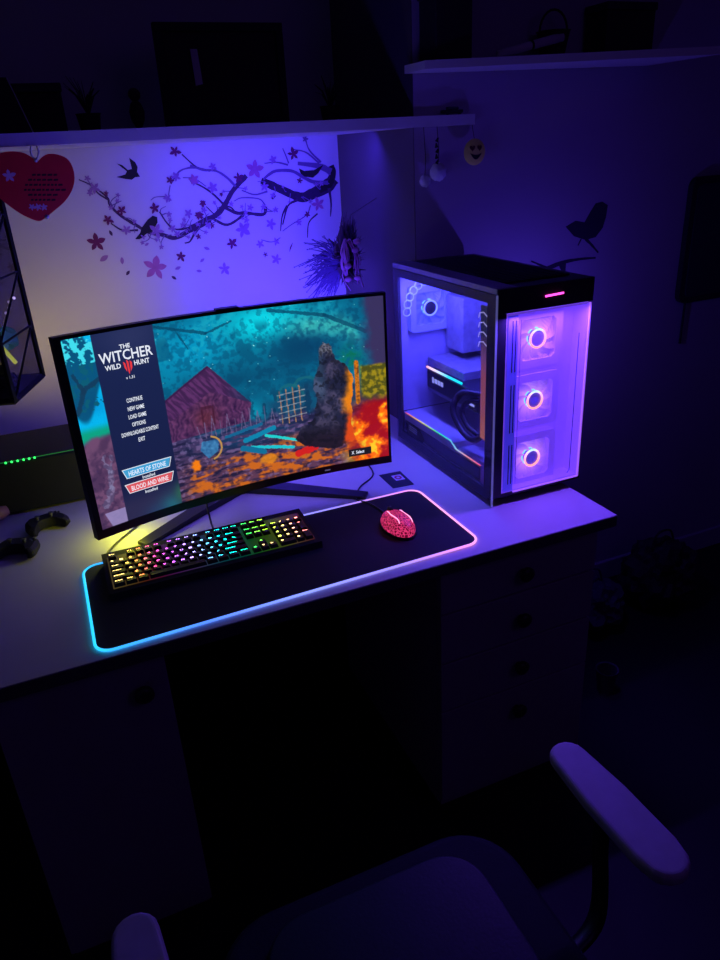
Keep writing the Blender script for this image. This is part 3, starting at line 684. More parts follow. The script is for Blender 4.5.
b = MB(); b.tube(curve_pts([(.945, 1.47, .975), (.91, 1.53, .972), (.893, 1.548, .93), (.893, 1.51, .888), (.893, 1.455, .876), (.90, 1.42, .895), (.94, 1.41, .93)]), .0085, 10); b.tube(curve_pts([(.95, 1.46, .965), (.918, 1.51, .955), (.906, 1.525, .925), (.906, 1.495, .895), (.91, 1.445, .885)]), .007, 10)
b.build('hose_loop', M['tube'], pc, smooth=True)
# rear fan
def fan(cx, cy, cz, R, parent, m_f, m_b, m_h, m_r, ringR, tilt=1):
    fr = MB()
    outer = rrect(cx - R, cz - R, cx + R, cz + R, R * .18, 4); n = len(outer)
    inner = []
    for (x, z) in outer:
        a = math.atan2(z - cz, x - cx); inner.append((cx + R * .93 * math.cos(a), cz + R * .93 * math.sin(a)))
    vs = [(x, cy - .010, z) for x, z in outer] + [(x, cy - .010, z) for x, z in inner] + [(x, cy + .012, z) for x, z in outer] + [(x, cy + .012, z) for x, z in inner]
    fs = []
    for i in range(n):
        j = (i + 1) % n
        fs += [(i, j, n + j, n + i), (2 * n + i, 3 * n + i, 3 * n + j, 2 * n + j), (i, 2 * n + i, 2 * n + j, j), (n + i, n + j, 3 * n + j, 3 * n + i)]
    fr.add(vs, fs); f = fr.build('fan', m_f, parent)
    bl = MB()
    for k in range(9):
        a0 = 2 * PI * k / 9
        pts = []
        for j in range(6):
            rr = ringR * 1.1 + (R * .90 - ringR * 1.1) * j / 5; sweep = .42 * (j / 5) ** 1.4
            for da, dy in ((-.22, -.006), (.30, .006)):
                a = a0 + sweep + da; pts.append((cx + rr * math.cos(a), cy + dy, cz + rr * math.sin(a)))
        bl.add(pts, [(2 * j, 2 * j + 1, 2 * j + 3, 2 * j + 2) for j in range(5)])
    bl.build('fan_blades', m_b, f)
    dd = MB(); dd.lathe([(R * .90, .0), (R * .90, .001)], (cx, cy + .012, cz), 32, 'Y'); dd.build('fan_glow_disc', m_b, f)  # added disc behind the blades, fan glow put into its emission colour
    MB().lathe([(ringR * .92, -.006), (ringR * .92, .006), (ringR * .5, .008)], (cx, cy, cz), 24, 'Y').build('fan_hub', m_h, f)
    MB().torus((cx, cy - .008, cz), ringR, .0026, 'Y').build('hub_ring', m_r, f, smooth=True)
    MB().torus((cx - .003, cy + .000, cz + .003), ringR, .0018, 'Y').build('inner_ring', M['cyanring'], f, smooth=True)
    return f
ringm = glow_ramp('hub_ring_glow', [(0, (1, .30, .22)), (.55, (1, .35, .40)), (.8, (.9, .45, .75)), (1, (.3, .8, .9))], 'Z', 2.0)
def radial(name, stops, est):
    m = bpy.data.materials.new(name); m.use_nodes = True; nt = m.node_tree; b = nt.nodes['Principled BSDF']; b.inputs['Base Color'].default_value = (.4, .3, .7, 1)
    tc = nt.nodes.new('ShaderNodeTexCoord'); sp = nt.nodes.new('ShaderNodeSeparateXYZ'); cb_ = nt.nodes.new('ShaderNodeCombineXYZ'); vm = nt.nodes.new('ShaderNodeVectorMath'); vm.operation = 'DISTANCE'; vm.inputs[1].default_value = (.5, 0, .5)
    cr = nt.nodes.new('ShaderNodeValToRGB'); nt.links.new(tc.outputs['Generated'], sp.inputs[0]); nt.links.new(sp.outputs[0], cb_.inputs[0]); nt.links.new(sp.outputs[2], cb_.inputs[2]); nt.links.new(cb_.outputs[0], vm.inputs[0]); nt.links.new(vm.outputs['Value'], cr.inputs[0])
    e = cr.color_ramp.elements; e[0].position = stops[0][0]; e[0].color = stops[0][1] + (1,); e[1].position = stops[-1][0]; e[1].color = stops[-1][1] + (1,)
    for p, c in stops[1:-1]: q = e.new(p); q.color = c + (1,)
    nt.links.new(cr.outputs[0], b.inputs['Emission Color']); b.inputs['Emission Strength'].default_value = est; return m
glowb = radial('fan_light_spread', [(.14, (1, .30, .75)), (.24, (.62, .22, .95)), (.40, (.30, .11, .92)), (.50, (.20, .07, .85))], .72)
bluef = mat('rear_fan_lit', (.2, .2, .6), .4, emi=(.08, .10, .95), est=.8)
fan(.965, Y1 - .028, 1.135, .062, pc, bluef, mat('rear_blade', (.2, .2, .6), .4, emi=(.10, .14, 1), est=.45), M['gpu'], mat('rear_ring', (.2, .3, .9), .4, emi=(.35, .45, 1), est=1.0), .02)
# cables
b = MB()
for k in range(7):
    a = PI * (.5 + k * .5 / 6) ; b.torus((.96 + .072 * math.cos(a), Y1 - .045, 1.135 + .078 * math.sin(a)), .011, .0016, 'Y', 16, 6)
b.build('cable_loops', mat('loop_glow', (.3, .4, 1), .4, emi=(.25, .32, 1), est=.9), pc, smooth=True)
# upright cables, warm emission stands in for the screen reflected in the glass
warm = glow_ramp('cable_reflection_glow', [(0, (.75, .22, .12)), (.2, (.55, .14, .16)), (.5, (.50, .12, .22)), (.62, (.30, .10, .35)), (.8, (.03, .03, .12)), (1, (.03, .03, .12))], 'Z', .6)
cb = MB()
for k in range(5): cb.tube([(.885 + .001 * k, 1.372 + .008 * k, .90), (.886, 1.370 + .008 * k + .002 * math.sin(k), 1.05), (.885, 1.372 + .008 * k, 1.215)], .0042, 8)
cbo = cb.build('reflection_cables', warm, pc, smooth=True)
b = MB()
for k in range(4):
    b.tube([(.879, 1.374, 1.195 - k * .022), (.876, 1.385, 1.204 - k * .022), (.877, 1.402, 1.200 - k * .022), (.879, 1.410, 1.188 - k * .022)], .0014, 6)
b.build('reflection_cable_clip', mat('reflection_clip_pale', (.7, .7, .8), .4, emi=(.45, .4, .7), est=.8), cbo, smooth=True)
# front
b = MB(); b.box((X0 + .0005, Y0 - .001, 1.208), (X1, Y0 + .012, Z1 - .001), .002); b.box((X0 + .0005, Y0, Z0 - .004), (X1, Y0 + .012, Z0 + .004)); 
b.box((X0 + .0005, Y0, Z0 + .004), (X0 + .024, Y0 + .012, 1.208))
fp = b.build('front_bezel', M['case'], pc)
b = MB(); b.tube([(.993, Y0 - .0022, 1.234), (1.040, Y0 - .0022, 1.236)], .0022, 8); b.build('power_light', M['magenta'], fp)
b = MB(); 
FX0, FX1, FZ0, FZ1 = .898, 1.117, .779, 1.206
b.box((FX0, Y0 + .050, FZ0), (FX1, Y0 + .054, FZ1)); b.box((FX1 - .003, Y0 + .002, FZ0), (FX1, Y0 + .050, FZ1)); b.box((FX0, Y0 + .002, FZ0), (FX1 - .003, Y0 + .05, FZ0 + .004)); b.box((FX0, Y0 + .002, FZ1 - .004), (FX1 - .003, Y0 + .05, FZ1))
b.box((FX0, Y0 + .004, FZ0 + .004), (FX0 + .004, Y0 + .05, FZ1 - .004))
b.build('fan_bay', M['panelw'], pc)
b = MB()
b.box((FX0 + .004, Y0 + .001, FZ0 + .004), (FX0 + .030, Y0 + .004, FZ1 - .004))
vb = b.build('front_grille', mat('grille_lit', (.3, .28, .7), .4, emi=(.07, .05, .85), est=.50), pc)
b = MB()
for x in (.913, .921):
    for z0_, z1_ in ((1.075, 1.19), (.93, 1.045), (.80, .90)): b.box((x, Y0 + .0002, z0_), (x + .0022, Y0 + .0009, z1_))
b.build('grille_slot', M['matte'], vb)
for k, zc in enumerate((1.143, .997, .850)):
    fan(.999, Y0 + .034, zc - .008, .0655, pc, M['panelw'], glowb, M['hub'], ringm, .0205)
b = MB(); b.tube([(1.092, Y0 - .0003, 1.14), (1.092, Y0 - .0003, .80), (1.086, Y0 - .0003, .793)], .0009, 6); b.tube([(.934, Y0 - .0003, .80), (.934, Y0 - .0003, 1.19)], .0005, 6)
fg = MB().box((FX0, Y0 - .001, FZ0), (FX1, Y0 + .0005, FZ1)).build('front_glass', M['frontglass'], pc)
b.build('glass_line', M['gpu'], fg)
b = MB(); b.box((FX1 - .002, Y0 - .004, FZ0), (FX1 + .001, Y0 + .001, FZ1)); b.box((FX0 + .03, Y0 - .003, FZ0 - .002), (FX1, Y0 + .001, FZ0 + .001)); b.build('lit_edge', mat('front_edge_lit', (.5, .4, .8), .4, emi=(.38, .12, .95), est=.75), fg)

# ------------------------------------------------------------------ shelves
b = MB(); SF = 1.835
b.prism([(-.95, SF), (1.123, SF), (1.123, YP - .003), (XS - .004, YP - .003), (XS - .004, YB - .003), (-.95, YB - .003)], 1.587, 1.612)
tag(b.build('wall_shelf', M['shelf'], None), 'long white wall shelf above the blossom wall stickers', 'shelf')
b = MB(); b.add([(.945, 1.76, 1.712), (1.75, 1.60, 1.715), (1.75, YP - .002, 1.715), (.945, YP - .002, 1.712), (.945, 1.76, 1.730), (1.75, 1.60, 1.733), (1.75, YP - .002, 1.733), (.945, YP - .002, 1.730)],
      [(0,3,2,1),(4,5,6,7),(0,1,5,4),(1,2,6,5),(2,3,7,6),(3,0,4,7)])
b = MB()
s0 = onY(425, 69, 1.75); s1 = onY(722, 54, 1.60)
ang = (s1 - s0)
b.add([(s0.x, s0.y, s0.z), (s1.x, s1.y, s1.z), (s1.x, YP - .002, s1.z), (s0.x, YP - .002, s0.z), (s0.x, s0.y, s0.z + .018), (s1.x, s1.y, s1.z + .018), (s1.x, YP - .002, s1.z + .018), (s0.x, YP - .002, s0.z + .018)],
      [(0,3,2,1),(4,5,6,7),(0,1,5,4),(1,2,6,5),(2,3,7,6),(3,0,4,7)])
tag(b.build('wall_shelf', M['shelf'], None), 'shorter dim shelf higher on the right wall', 'shelf')
SZ = 1.6122
# things on the lower shelf
pf = thing('picture_frame', (.54, 2.1, SZ), 'big dark framed picture leaning on the long shelf', 'picture')
b = MB()
for q0, q1 in (((.37, SZ), (.70, SZ + .022)), ((.37, 1.83), (.70, 1.85)), ((.37, SZ + .022), (.39, 1.83)), ((.68, SZ + .022), (.70, 1.83))):
    b.box((q0[0], 2.09, q0[1]), (q1[0], 2.11, q1[1]), .002)
b.build('frame', M['dark1'], pf); MB().box((.39, 2.097, SZ + .022), (.68, 2.106, 1.83)).build('picture_sheet', M['dark2'], pf)
q = [onY(190, 49, 2.088), onY(197, 49, 2.088), onY(203, 84, 2.088), onY(196, 86, 2.088)]
MB().add([p for p in q] + [p + Vector((0, .0015, 0)) for p in q], [(0, 1, 2, 3), (7, 6, 5, 4), (0, 4, 5, 1), (1, 5, 6, 2), (2, 6, 7, 3), (3, 7, 4, 0)]).build('paper_tag', M['paper'], pf)
def figurine(x, y, h, label, m, cat='figurine', group=None):
    t = thing('figurine', (x, y, SZ), label, cat, group)
    MB().lathe([(h * .22, 0), (h * .22, h * .05), (h * .08, h * .08)], (x, y, SZ), 16).build('base', m, t)
    MB().lathe([(h * .07, h * .07), (h * .16, h * .25), (h * .19, h * .45), (h * .13, h * .62), (h * .05, h * .70)], (x, y, SZ), 16).build('body', m, t, smooth=True)
    MB().ball((x, y, SZ + h * .82), h * .15).build('head', m, t, smooth=True)
    return t
def potplant(x, y, h, label, n=14):
    t = thing('potted_plant', (x, y, SZ), label, 'plant')
    MB().lathe([(h * .16, 0), (h * .21, h * .32), (h * .23, h * .34), (h * .19, h * .34), (h * .17, h * .28)], (x, y, SZ), 18).build('pot', M['dark2'], t)
    b = MB()
    for k in range(n):
        a = 2.4 * k; r = h * (.12 + .3 * random.random()); top = Vector((x + r * math.cos(a), y + r * math.sin(a), SZ + h * (.6 + .4 * random.random())))
        base = Vector((x, y, SZ + h * .3)); mid = (base + top) / 2 + Vector((0, 0, h * .1))
        b.tube([base, mid, top], [.004, h * .035, .002], 6, flat=.25)
    b.build('foliage', M['dark3'], t); return t
potplant(.83, 2.12, .13, 'small dark potted plant right of the big framed picture')
potplant(.19, 2.15, .14, 'dark potted plant with spiky leaves left of the framed picture', 18)
figurine(.30, 2.08, .10, 'small dark figurine close to the left side of the framed picture', M['dark2'])
bx = thing('storage_box', (.06, 2.15, SZ), 'low dark storage box at the left end of the long shelf', 'box')
MB().box((-.05, 2.06, SZ), (.13, 2.24, SZ + .09), .004).build('box_body', M['dark1'], bx); MB().box((-.053, 2.057, SZ + .0905), (.133, 2.243, SZ + .11), .003).build('lid', M['dark3'], bx)
bk = thing('leaning_book', (-.03, 2.02, SZ), 'thin pale-edged book leaning at the far left of the long shelf', 'book')
b = MB(); b.add([(-.05, 1.98, SZ), (.05, 1.98, SZ), (.05, 1.99, SZ), (-.05, 1.99, SZ), (-.08, 2.03, SZ + .12), (.02, 2.03, SZ + .12), (.02, 2.04, SZ + .12), (-.08, 2.04, SZ + .12)], [(0,3,2,1),(4,5,6,7),(0,1,5,4),(1,2,6,5),(2,3,7,6),(3,0,4,7)])
b.build('cover', M['dark2'], bk)
MB().tube([(.049, 1.979, SZ + .004), (.019, 2.029, SZ + .119)], .0012, 6).build('page_edge', M['paper'], bk)
tc_ = thing('toy_car', (1.0, 1.88, SZ), 'tiny dark toy car near the right end of the long shelf', 'toy')
tc_.location = (1.06, 1.846, SZ); OFF[tc_.name] = Vector((1.06, 1.846, SZ))
MB().box((1.03, 1.838, SZ + .004), (1.09, 1.855, SZ + .012), .002).build('car_body', M['dark1'], tc_); MB().box((1.045, 1.839, SZ + .012), (1.078, 1.854, SZ + .019), .003).build('cabin', M['dark3'], tc_)
for x in (1.042, 1.078): MB().lathe([(.005, 0), (.005, .003)], (x, 1.838, SZ + .005), 14, 'Y').build('wheel', M['matte'], tc_)
# things on the upper shelf
def on_up(x):
    k = (x - s0.x) / (s1.x - s0.x); return s0.z + (s1.z - s0.z) * k + .0195
rp = thing('rolled_paper', (1.2, 1.78, on_up(1.2)), 'pale rolled paper lying across the upper right shelf', 'paper roll')
pa, pb = onY(498, 50, 1.78), onY(562, 37, 1.78); 
pa.z = on_up(pa.x) + .010
pb.z = max(pb.z, on_up(pb.x) + .012)
MB().tube([pa, pb], [.009, .011], 14).build('roll', M['paper'], rp, smooth=True); MB().tube([pa * .5 + pb * .5, pa * .47 + pb * .53], [.0118, .0118], 14).build('band', M['dark1'], rp)
for x, w, h, lab, m in ((1.02, .10, .13, 'dark upright box at the left end of the upper right shelf', 'dark1'), (1.55, .16, .10, 'dark brown box at the right of the upper right shelf', 'dark2')):
    t = thing('shelf_box', (x, 1.80, on_up(x)), lab, 'box'); z = on_up(x + w / 2) + .001
    MB().box((x - w / 2, 1.765, z), (x + w / 2, 1.85, z + h), .003).build('box_body', M[m], t); MB().box((x - w / 2 - .003, 1.762, z + h), (x + w / 2 + .003, 1.853, z + h + .018), .002).build('lid', M['dark3'], t)
z = on_up(1.33)
t = thing('wicker_basket', (1.34, 1.82, z), 'dark round basket behind the rolled paper on the upper right shelf', 'basket')
MB().lathe([(.03, .001), (.042, .06), (.045, .062), (.04, .06), (.028, .006)], (1.34, 1.812, z), 24).build('bowl', M['dark2'], t); MB().tube([(1.34 + .043 * math.cos(a), 1.812, z + .06 + .05 * math.sin(a)) for a in [PI * k / 12 for k in range(13)]], .003, 8).build('handle', M['dark2'], t)

# ------------------------------------------------------------------ hanging ornaments
ht = thing('heart_ornament', (.012, 1.826, 1.44), 'red wooden heart plaque hanging from the long shelf', 'ornament')
HP = [(37, 162), (45, 155), (55, 154), (66, 158), (72, 166), (74.5, 178), (72, 190), (65, 201), (55, 210), (46, 217), (39, 221), (27, 217), (15, 210), (2, 200), (-12, 188), (-18, 172), (-10, 158), (5, 152), (20, 152), (30, 156)]
hp = [onY(x, y, 1.826) for x, y in HP]
cp_ = curve_pts(hp + [hp[0]], 4)[:-1]
MB().prism([(p.x, p.z) for p in cp_], 0, .008, lambda x, y, z: (x, 1.822 + z, y)).build('heart_board', M['red'], ht)
b = MB(); hf = lambda px, py: onY(px, py, 1.8214)
def hquad(x0, y0, x1, y1): b.add([hf(x0, y0), hf(x1, y0 - .3), hf(x1, y1 - .3), hf(x0, y1)], [(0, 1, 2, 3)])
for y, w in ((174, 22), (179, 30), (184, 36), (189, 38), (194, 30), (199, 24)):
    x = 43 - w / 2
    while x < 43 + w / 2:
        ww = random.uniform(2.2, 5); hquad(x, y, x + ww, y + 2.0); x += ww + 1.2
b.build('lettering', M['darkred'], ht)
def flower_px(mb, px, py, r, Y, petals=5, rot=0, inner=.35, off=0):
    c = onY(px, py, Y - off); k = .0030
    for i in range(petals):
        a = rot + 2 * PI * i / petals; pts = []
        for j in range(9):
            tt = j / 8; w = max(0, math.sin(PI * tt)) ** .9 * (.25 + .09 * noise.noise(Vector((px, py, i * 3.0))))
            pts.append((tt, w))
        pts += [(tt, -w) for tt, w in pts[::-1][1:-1]]
        R = r * (1 + .25 * noise.noise(Vector((px * .7, py * .7, i * 2.3))))
        poly = [(R * (tt * math.cos(a) - w * math.sin(a)), R * (tt * math.sin(a) + w * math.cos(a))) for tt, w in pts]
        mb.prism(poly, 0, .0004, lambda x, y, z: (c.x + x, Y - off - z - .00008 * i, c.z + y))
b = MB()
flower_px(b, 9, 176, .014, 1.8216, 5, .3); 
for x in (31, 37, 43): flower_px(b, x + 1, 207, .008, 1.8216, 5, x)
b.build('painted_flower', M['pink'], ht)
b = MB(); top = onY(34, 147, 1.826)
b.tube(curve_pts([(top.x - .006, 1.828, 1.586), (top.x - .009, 1.824, 1.572), (top.x - .002, 1.8205, 1.560), (top.x + .006, 1.823, 1.572), (top.x + .006, 1.828, 1.586)]), .0018, 6)
b.ball((top.x - .002, 1.8195, 1.558), .004); b.build('hanging_cord', M['cord'], ht, smooth=True)
MB().ball(tuple(onY(47, 217, 1.8225)), .0048).build('white_bead', M['cord'], ht, smooth=True)

em = thing('smiley_keyring', (1.118, 1.822, 1.50), 'yellow smiling disc with heart eyes hanging beside the shelf end', 'keyring')
ec = onY(474.5, 152, 1.822); R_ = .0325
bm = MB(); bm.ball(tuple(ec), R_, (1, .28, 1), 28, 16); bm.build('plush_disc', M['yellow'], em, smooth=True)
def face(px_, pz_): return (ec.x + px_ * R_, ec.y - .28 * R_ * math.sqrt(max(0, 1 - px_ ** 2 - pz_ ** 2)) - .0012, ec.z + pz_ * R_)
for sx in (-.36, .30):
    b = MB(); pts = []
    for i in range(20):
        a = 2 * PI * i / 20; x = 16 * math.sin(a) ** 3; y = 13 * math.cos(a) - 5 * math.cos(2 * a) - 2 * math.cos(3 * a) - math.cos(4 * a)
        pts.append(face(sx + x * .0155, .30 + y * .0155))
    b.add(pts, [tuple(range(20))]); b.build('heart_eye', mat('heart_eye_red', (.12, .01, .02), .6), em)
b = MB(); up_ = [face(-.58 + k * .112, -.06 - .16 * math.sin(PI * k / 10)) for k in range(11)]; lo = [face(-.58 + k * .112, -.06 - .50 * math.sin(PI * k / 10)) for k in range(11)]
b.add(up_ + lo, [(k, k + 1, 12 + k, 11 + k) for k in range(10)]); b.build('mouth', M['matte'], em)
MB().tube([(ec.x, 1.824, ec.z + R_), (1.110, 1.828, 1.5865)], .0009, 6).build('cord', M['dark2'], em)

for (px_, py_, r_, lab, yy) in ((438, 172, .022, 'round pale fluffy pompom hanging under the shelf beside the smiley disc', 1.825), (425, 181, .015, 'smaller dim pompom hanging left of the round pale pompom', 1.84)):
    c = onY(px_, py_, yy); t = thing('pompom', (c.x, c.y, c.z - r_), lab, 'ornament')
    MB().ball(tuple(c), r_, (1, .9, 1), 24, 16, nz=.18, nf=60).build('pompom_ball', M['fluff'], t, smooth=True)
    MB().tube([(c.x, c.y, c.z + r_ * .9), (c.x + .003, c.y, c.z + .05), (c.x - .002, min(yy, 1.84), 1.5865)], .001, 6).build('cord', M['dark2'], t)
    if r_ > .02:
        b = MB()
        for k in range(5): b.tube([(c.x - .006, c.y - .004, c.z + .02 + k * .013), (c.x - .002 - .006 * (k % 2), c.y - .006, c.z + .03 + k * .013)], [.005, .002], 6)
        b.build('tassel', M['dark1'], t)

# feathered ornament on the wall corner
fo = thing('feather_ornament', (.86, 2.2, 1.15), 'dark feathery ornament with mauve ribbons hanging in the wall corner', 'ornament')
fc = onY(344, 258, 2.10)
b = MB()
for k in range(240):
    a = random.uniform(0, 2 * PI); L = random.uniform(.03, .105)
    tip = fc + Vector((L * math.cos(a) * .50 + .012, random.uniform(-.04, .03), L * math.sin(a) * 1.1 + .02)); mid = (fc + tip) / 2 + Vector((random.uniform(-.02, .02), 0, random.uniform(-.02, .02)))
    if tip.x > .945: tip.x = .94
    b.tube([fc + (tip - fc) * .1, mid, tip], [.003, .008, .0012], 5, flat=.25)
b.build('feathers', M['feather'], fo)
b = MB()
for k in range(110):
    a = random.uniform(PI * .60, PI * 1.45); L = random.uniform(.06, .15)
    tip = fc + Vector((L * math.cos(a), .04, L * math.sin(a) * .8 - .03)); 
    b.tube([fc + Vector((0, .02, -.02)), (fc + tip) / 2 + Vector((0, 0, random.uniform(-.02, .03))), tip], [.0008, .0022, .0008], 4)
    b.ball(tuple(tip), random.uniform(.0012, .0025), u=6, v=4)
b.build('dried_sprigs', M['foliage'], fo)
b = MB()
for k in range(9):
    x = random.uniform(-.02, .035); z0_ = random.uniform(-.02, .06)
    b.tube(curve_pts([fc + Vector((x * .3, -.03, .05)), fc + Vector((x, -.045, z0_)), fc + Vector((x * 1.3 + random.uniform(-.015, .015), -.04, z0_ - .04)), fc + Vector((x + .01, -.035, z0_ - .085))], 4), .0045, 6, flat=.25)
b.build('ribbon', M['mauve'], fo)
for k in range(5): 
    c = fc + Vector((random.uniform(-.02, .03), -.045, random.uniform(-.06, .06))); MB().ball(tuple(c), .010, (1.2, .5, .8), 10, 6, nz=.3).build('silk_petal', M['mauve'], fo, smooth=True)
MB().tube([fc, fc + Vector((.03, .0, .12)), (XS - .003, fc.y, fc.z + .16)], .001, 5).build('cord', M['dark2'], fo)

# ------------------------------------------------------------------ wall stickers
WY = YB - .0001
def pa_(x, y): return (70 + x / 5.143, 130 + y / 5.143)
def pb_(x, y): return (190 + x / 4.645, 130 + y / 4.645)
def wz(p, y=WY): q = onY(p[0], p[1], y); return (q.x, q.z)
def sticker(mb, pts, y=WY, th=.0005):
    mb.prism([wz(p, y) for p in pts], 0, th, lambda x, z, t: (x, y - t, z))
SK = [0]
def stroke(mb, pts, w, y=WY, off=0):
    SK[0] += 1; off = off + .00002 * (SK[0] % 30)
    P = curve_pts([Vector((*wz(p, y), 0)) for p in pts], 5); n = len(P)
    ws = [(w[0] + (w[1] - w[0]) * i / (n - 1)) * (1 + .25 * noise.noise(P[i] * 60)) for i in range(n)]
    L, Rr = [], []
    for i, p in enumerate(P):
        t = (P[min(i + 1, n - 1)] - P[max(i - 1, 0)]).normalized(); nn = Vector((-t.y, t.x, 0))
        L.append(p + nn * ws[i] / 2); Rr.append(p - nn * ws[i] / 2)
    for i in range(n - 1):
        q = [L[i], L[i + 1], Rr[i + 1], Rr[i]]
        mb.add([(a.x, y - .0004 - off, a.y) for a in q], [(0, 1, 2, 3)])
br = thing('branch_sticker', (.6, WY, 1.2), 'dark blossom branch wall sticker spreading over the lit wall', 'wall sticker')
b = MB()
A_ = [([(45, 255), (110, 285), (190, 345), (205, 385), (260, 440), (350, 495), (400, 525), (480, 540), (540, 555), (610, 520), (680, 485), (720, 460)], (.003, .017)),
      ([(110, 290), (150, 330), (200, 360)], (.003, .006)), ([(575, 125), (650, 190), (720, 210)], (.004, .006)), ([(210, 480), (270, 515), (350, 515)], (.004, .006)),
      ([(460, 420), (500, 480), (540, 510), (600, 505), (660, 480)], (.004, .007)), ([(690, 470), (650, 510), (620, 570), (590, 582)], (.007, .004)), ([(340, 560), (385, 520), (430, 470)], (.005, .004))]
B_ = [([(0, 460), (60, 425), (120, 395), (160, 350), (200, 280), (262, 212)], (.017, .014)), ([(0, 515), (30, 470), (60, 430)], (.004, .009)),
      ([(160, 360), (215, 385), (260, 385), (340, 392), (352, 355)], (.010, .010)), ([(110, 415), (175, 440), (250, 395)], (.008, .008)),
      ([(330, 235), (420, 275), (510, 312), (560, 300), (640, 258), (668, 225)], (.020, .044)), ([(600, 280), (650, 250), (665, 200), (655, 165)], (.02, .02)),
      ([(450, 350), (428, 400), (420, 470)], (.007, .003)), ([(500, 325), (455, 352), (430, 440)], (.008, .004)), ([(645, 270), (655, 340), (652, 402)], (.010, .003)), ([(592, 388), (552, 430), (545, 500)], (.005, .003)),
      ([(0, 235), (60, 265), (110, 300), (165, 355)], (.004, .007)), ([(395, 300), (380, 320)], (.012, .008)), ([(210, 380), (190, 360), (160, 352)], (.004, .006)), ([(75, 355), (120, 400)], (.003, .004))]
C_ = [([(500, 155), (600, 168), (655, 195)], (.010, .022)), ([(608, 150), (555, 95), (535, 40)], (.007, .003)), ([(480, 90), (540, 105), (600, 155)], (.003, .006)), ([(340, 230), (365, 208), (400, 190), (470, 190), (520, 215), (570, 240), (640, 245)], (.008, .012)),
      ([(430, 85), (445, 120), (458, 155)], (.003, .005)), ([(345, 155), (400, 150), (455, 162)], (.003, .006)), ([(0, 165), (60, 185), (120, 190), (170, 220), (212, 262)], (.006, .008)), ([(205, 330), (240, 315), (320, 320), (350, 350)], (.003, .005)), ([(430, 470), (470, 440), (540, 395), (560, 350)], (.003, .004)), ([(240, 280), (300, 300), (360, 285)], (.004, .006)), ([(330, 510), (380, 520), (420, 500)], (.003, .003))]
for pts, w in A_: b = MB(); stroke(b, [pa_(*p) for p in pts], w); b.build('branch', M['bark'], br)
for k_, (pts, w) in enumerate(B_): b = MB(); stroke(b, [pb_(*p) for p in pts], w, off=.0001); b.build('branch', M['bark'] if k_ not in (4, 5) else M['birdm'] if k_ == 5 else M['trunk'], br)
b = MB()
for pts, w in C_: stroke(b, [pb_(*p) for p in pts], w)
for pts, w in (([(520, 275), (560, 215), (610, 195), (650, 195)], (.004, .006)), ([(510, 370), (508, 330), (515, 285)], (.003, .003)), ([(415, 362), (440, 345), (500, 342)], (.002, .003)), ([(580, 245), (640, 250), (700, 290)], (.003, .003))): stroke(b, [pa_(*p) for p in pts], w)
sprout = []
for pts, f in ((A_[0][0], pa_), (B_[0][0], pb_), (B_[2][0], pb_), (B_[3][0], pb_), (B_[4][0], pb_), (A_[4][0], pa_)):
    for (x0, y0), (x1, y1) in zip(pts, pts[1:]):
        for q_ in range(2):
            k = random.random(); p = f(x0 + (x1 - x0) * k, y0 + (y1 - y0) * k); a = random.uniform(0, 2 * PI); l_ = random.uniform(5, 13)
            e_ = (p[0] + l_ * math.cos(a), p[1] + l_ * math.sin(a)); m_ = ((p[0] + e_[0]) / 2 + random.uniform(-2, 2), (p[1] + e_[1]) / 2 + random.uniform(-2, 2))
            if e_[0] > 330: continue
            stroke(b, [p, m_, e_], (.0035, .0018)); sprout.append(e_)
b.build('light_twigs', M['bark2'], br)
b = MB()
for k_, e_ in enumerate(sprout):
    if k_ % 3: flower_px(b, e_[0], e_[1], random.uniform(.005, .011), WY, 5, k_, off=.001 + k_ * .00002)
q_ = b.build('small_buds', M['pet2'], br); q_['kind'] = 'stuff'
FL = [('A', 540, 110, .020, 'pet1'), ('A', 125, 300, .020, 'pet2'), ('A', 265, 415, .019, 'pet1'), ('A', 195, 462, .019, 'pet1'), ('A', 290, 515, .020, 'pet2'), ('A', 435, 402, .019, 'pet1'), ('A', 545, 240, .018, 'pet2'),
      ('A', 640, 255, .018, 'pet2'), ('A', 500, 350, .017, 'pet2'), ('A', 445, 520, .024, 'pet2'), ('A', 665, 440, .016, 'pet1'), ('A', 527, 505, .016, 'pet2'), ('A', 685, 378, .012, 'pet1'), ('A', 185, 325, .010, 'pet1'), ('A', 515, 258, .014, 'pet1'), ('A', 610, 430, .016, 'pet2'),
      ('B', 480, 112, .021, 'pet1'), ('B', 535, 42, .014, 'bark2'), ('B', 300, 182, .034, 'pet3'), ('B', 225, 222, .020, 'pet1'), ('B', 385, 138, .016, 'pet2'), ('B', 15, 230, .020, 'pet3'), ('B', 57, 340, .012, 'pet1'), ('B', 45, 395, .017, 'pet1'),
      ('B', 103, 445, .012, 'pet1'), ('B', 40, 495, .012, 'pet1'), ('B', 375, 435, .020, 'pet2'), ('B', 595, 345, .028, 'pet3'), ('B', 510, 236, .013, 'pet1'), ('B', 280, 360, .015, 'pet2'), ('B', 105, 170, .016, 'pet2'), ('B', 145, 300, .008, 'pet1'), ('B', 545, 392, .014, 'pet1'), ('B', 105, 268, .020, 'pet2'), ('B', 345, 262, .020, 'pet2'), ('B', 505, 430, .014, 'pet2')]
for s_, x, y, r, m in FL:
    b = MB(); p = (pa_ if s_ == 'A' else pb_)(x, y); flower_px(b, p[0], p[1], r * random.uniform(.75, .95), WY, 5, x * .7, off=.0012 + random.random() * .001); b.build('blossom', M[m], br)
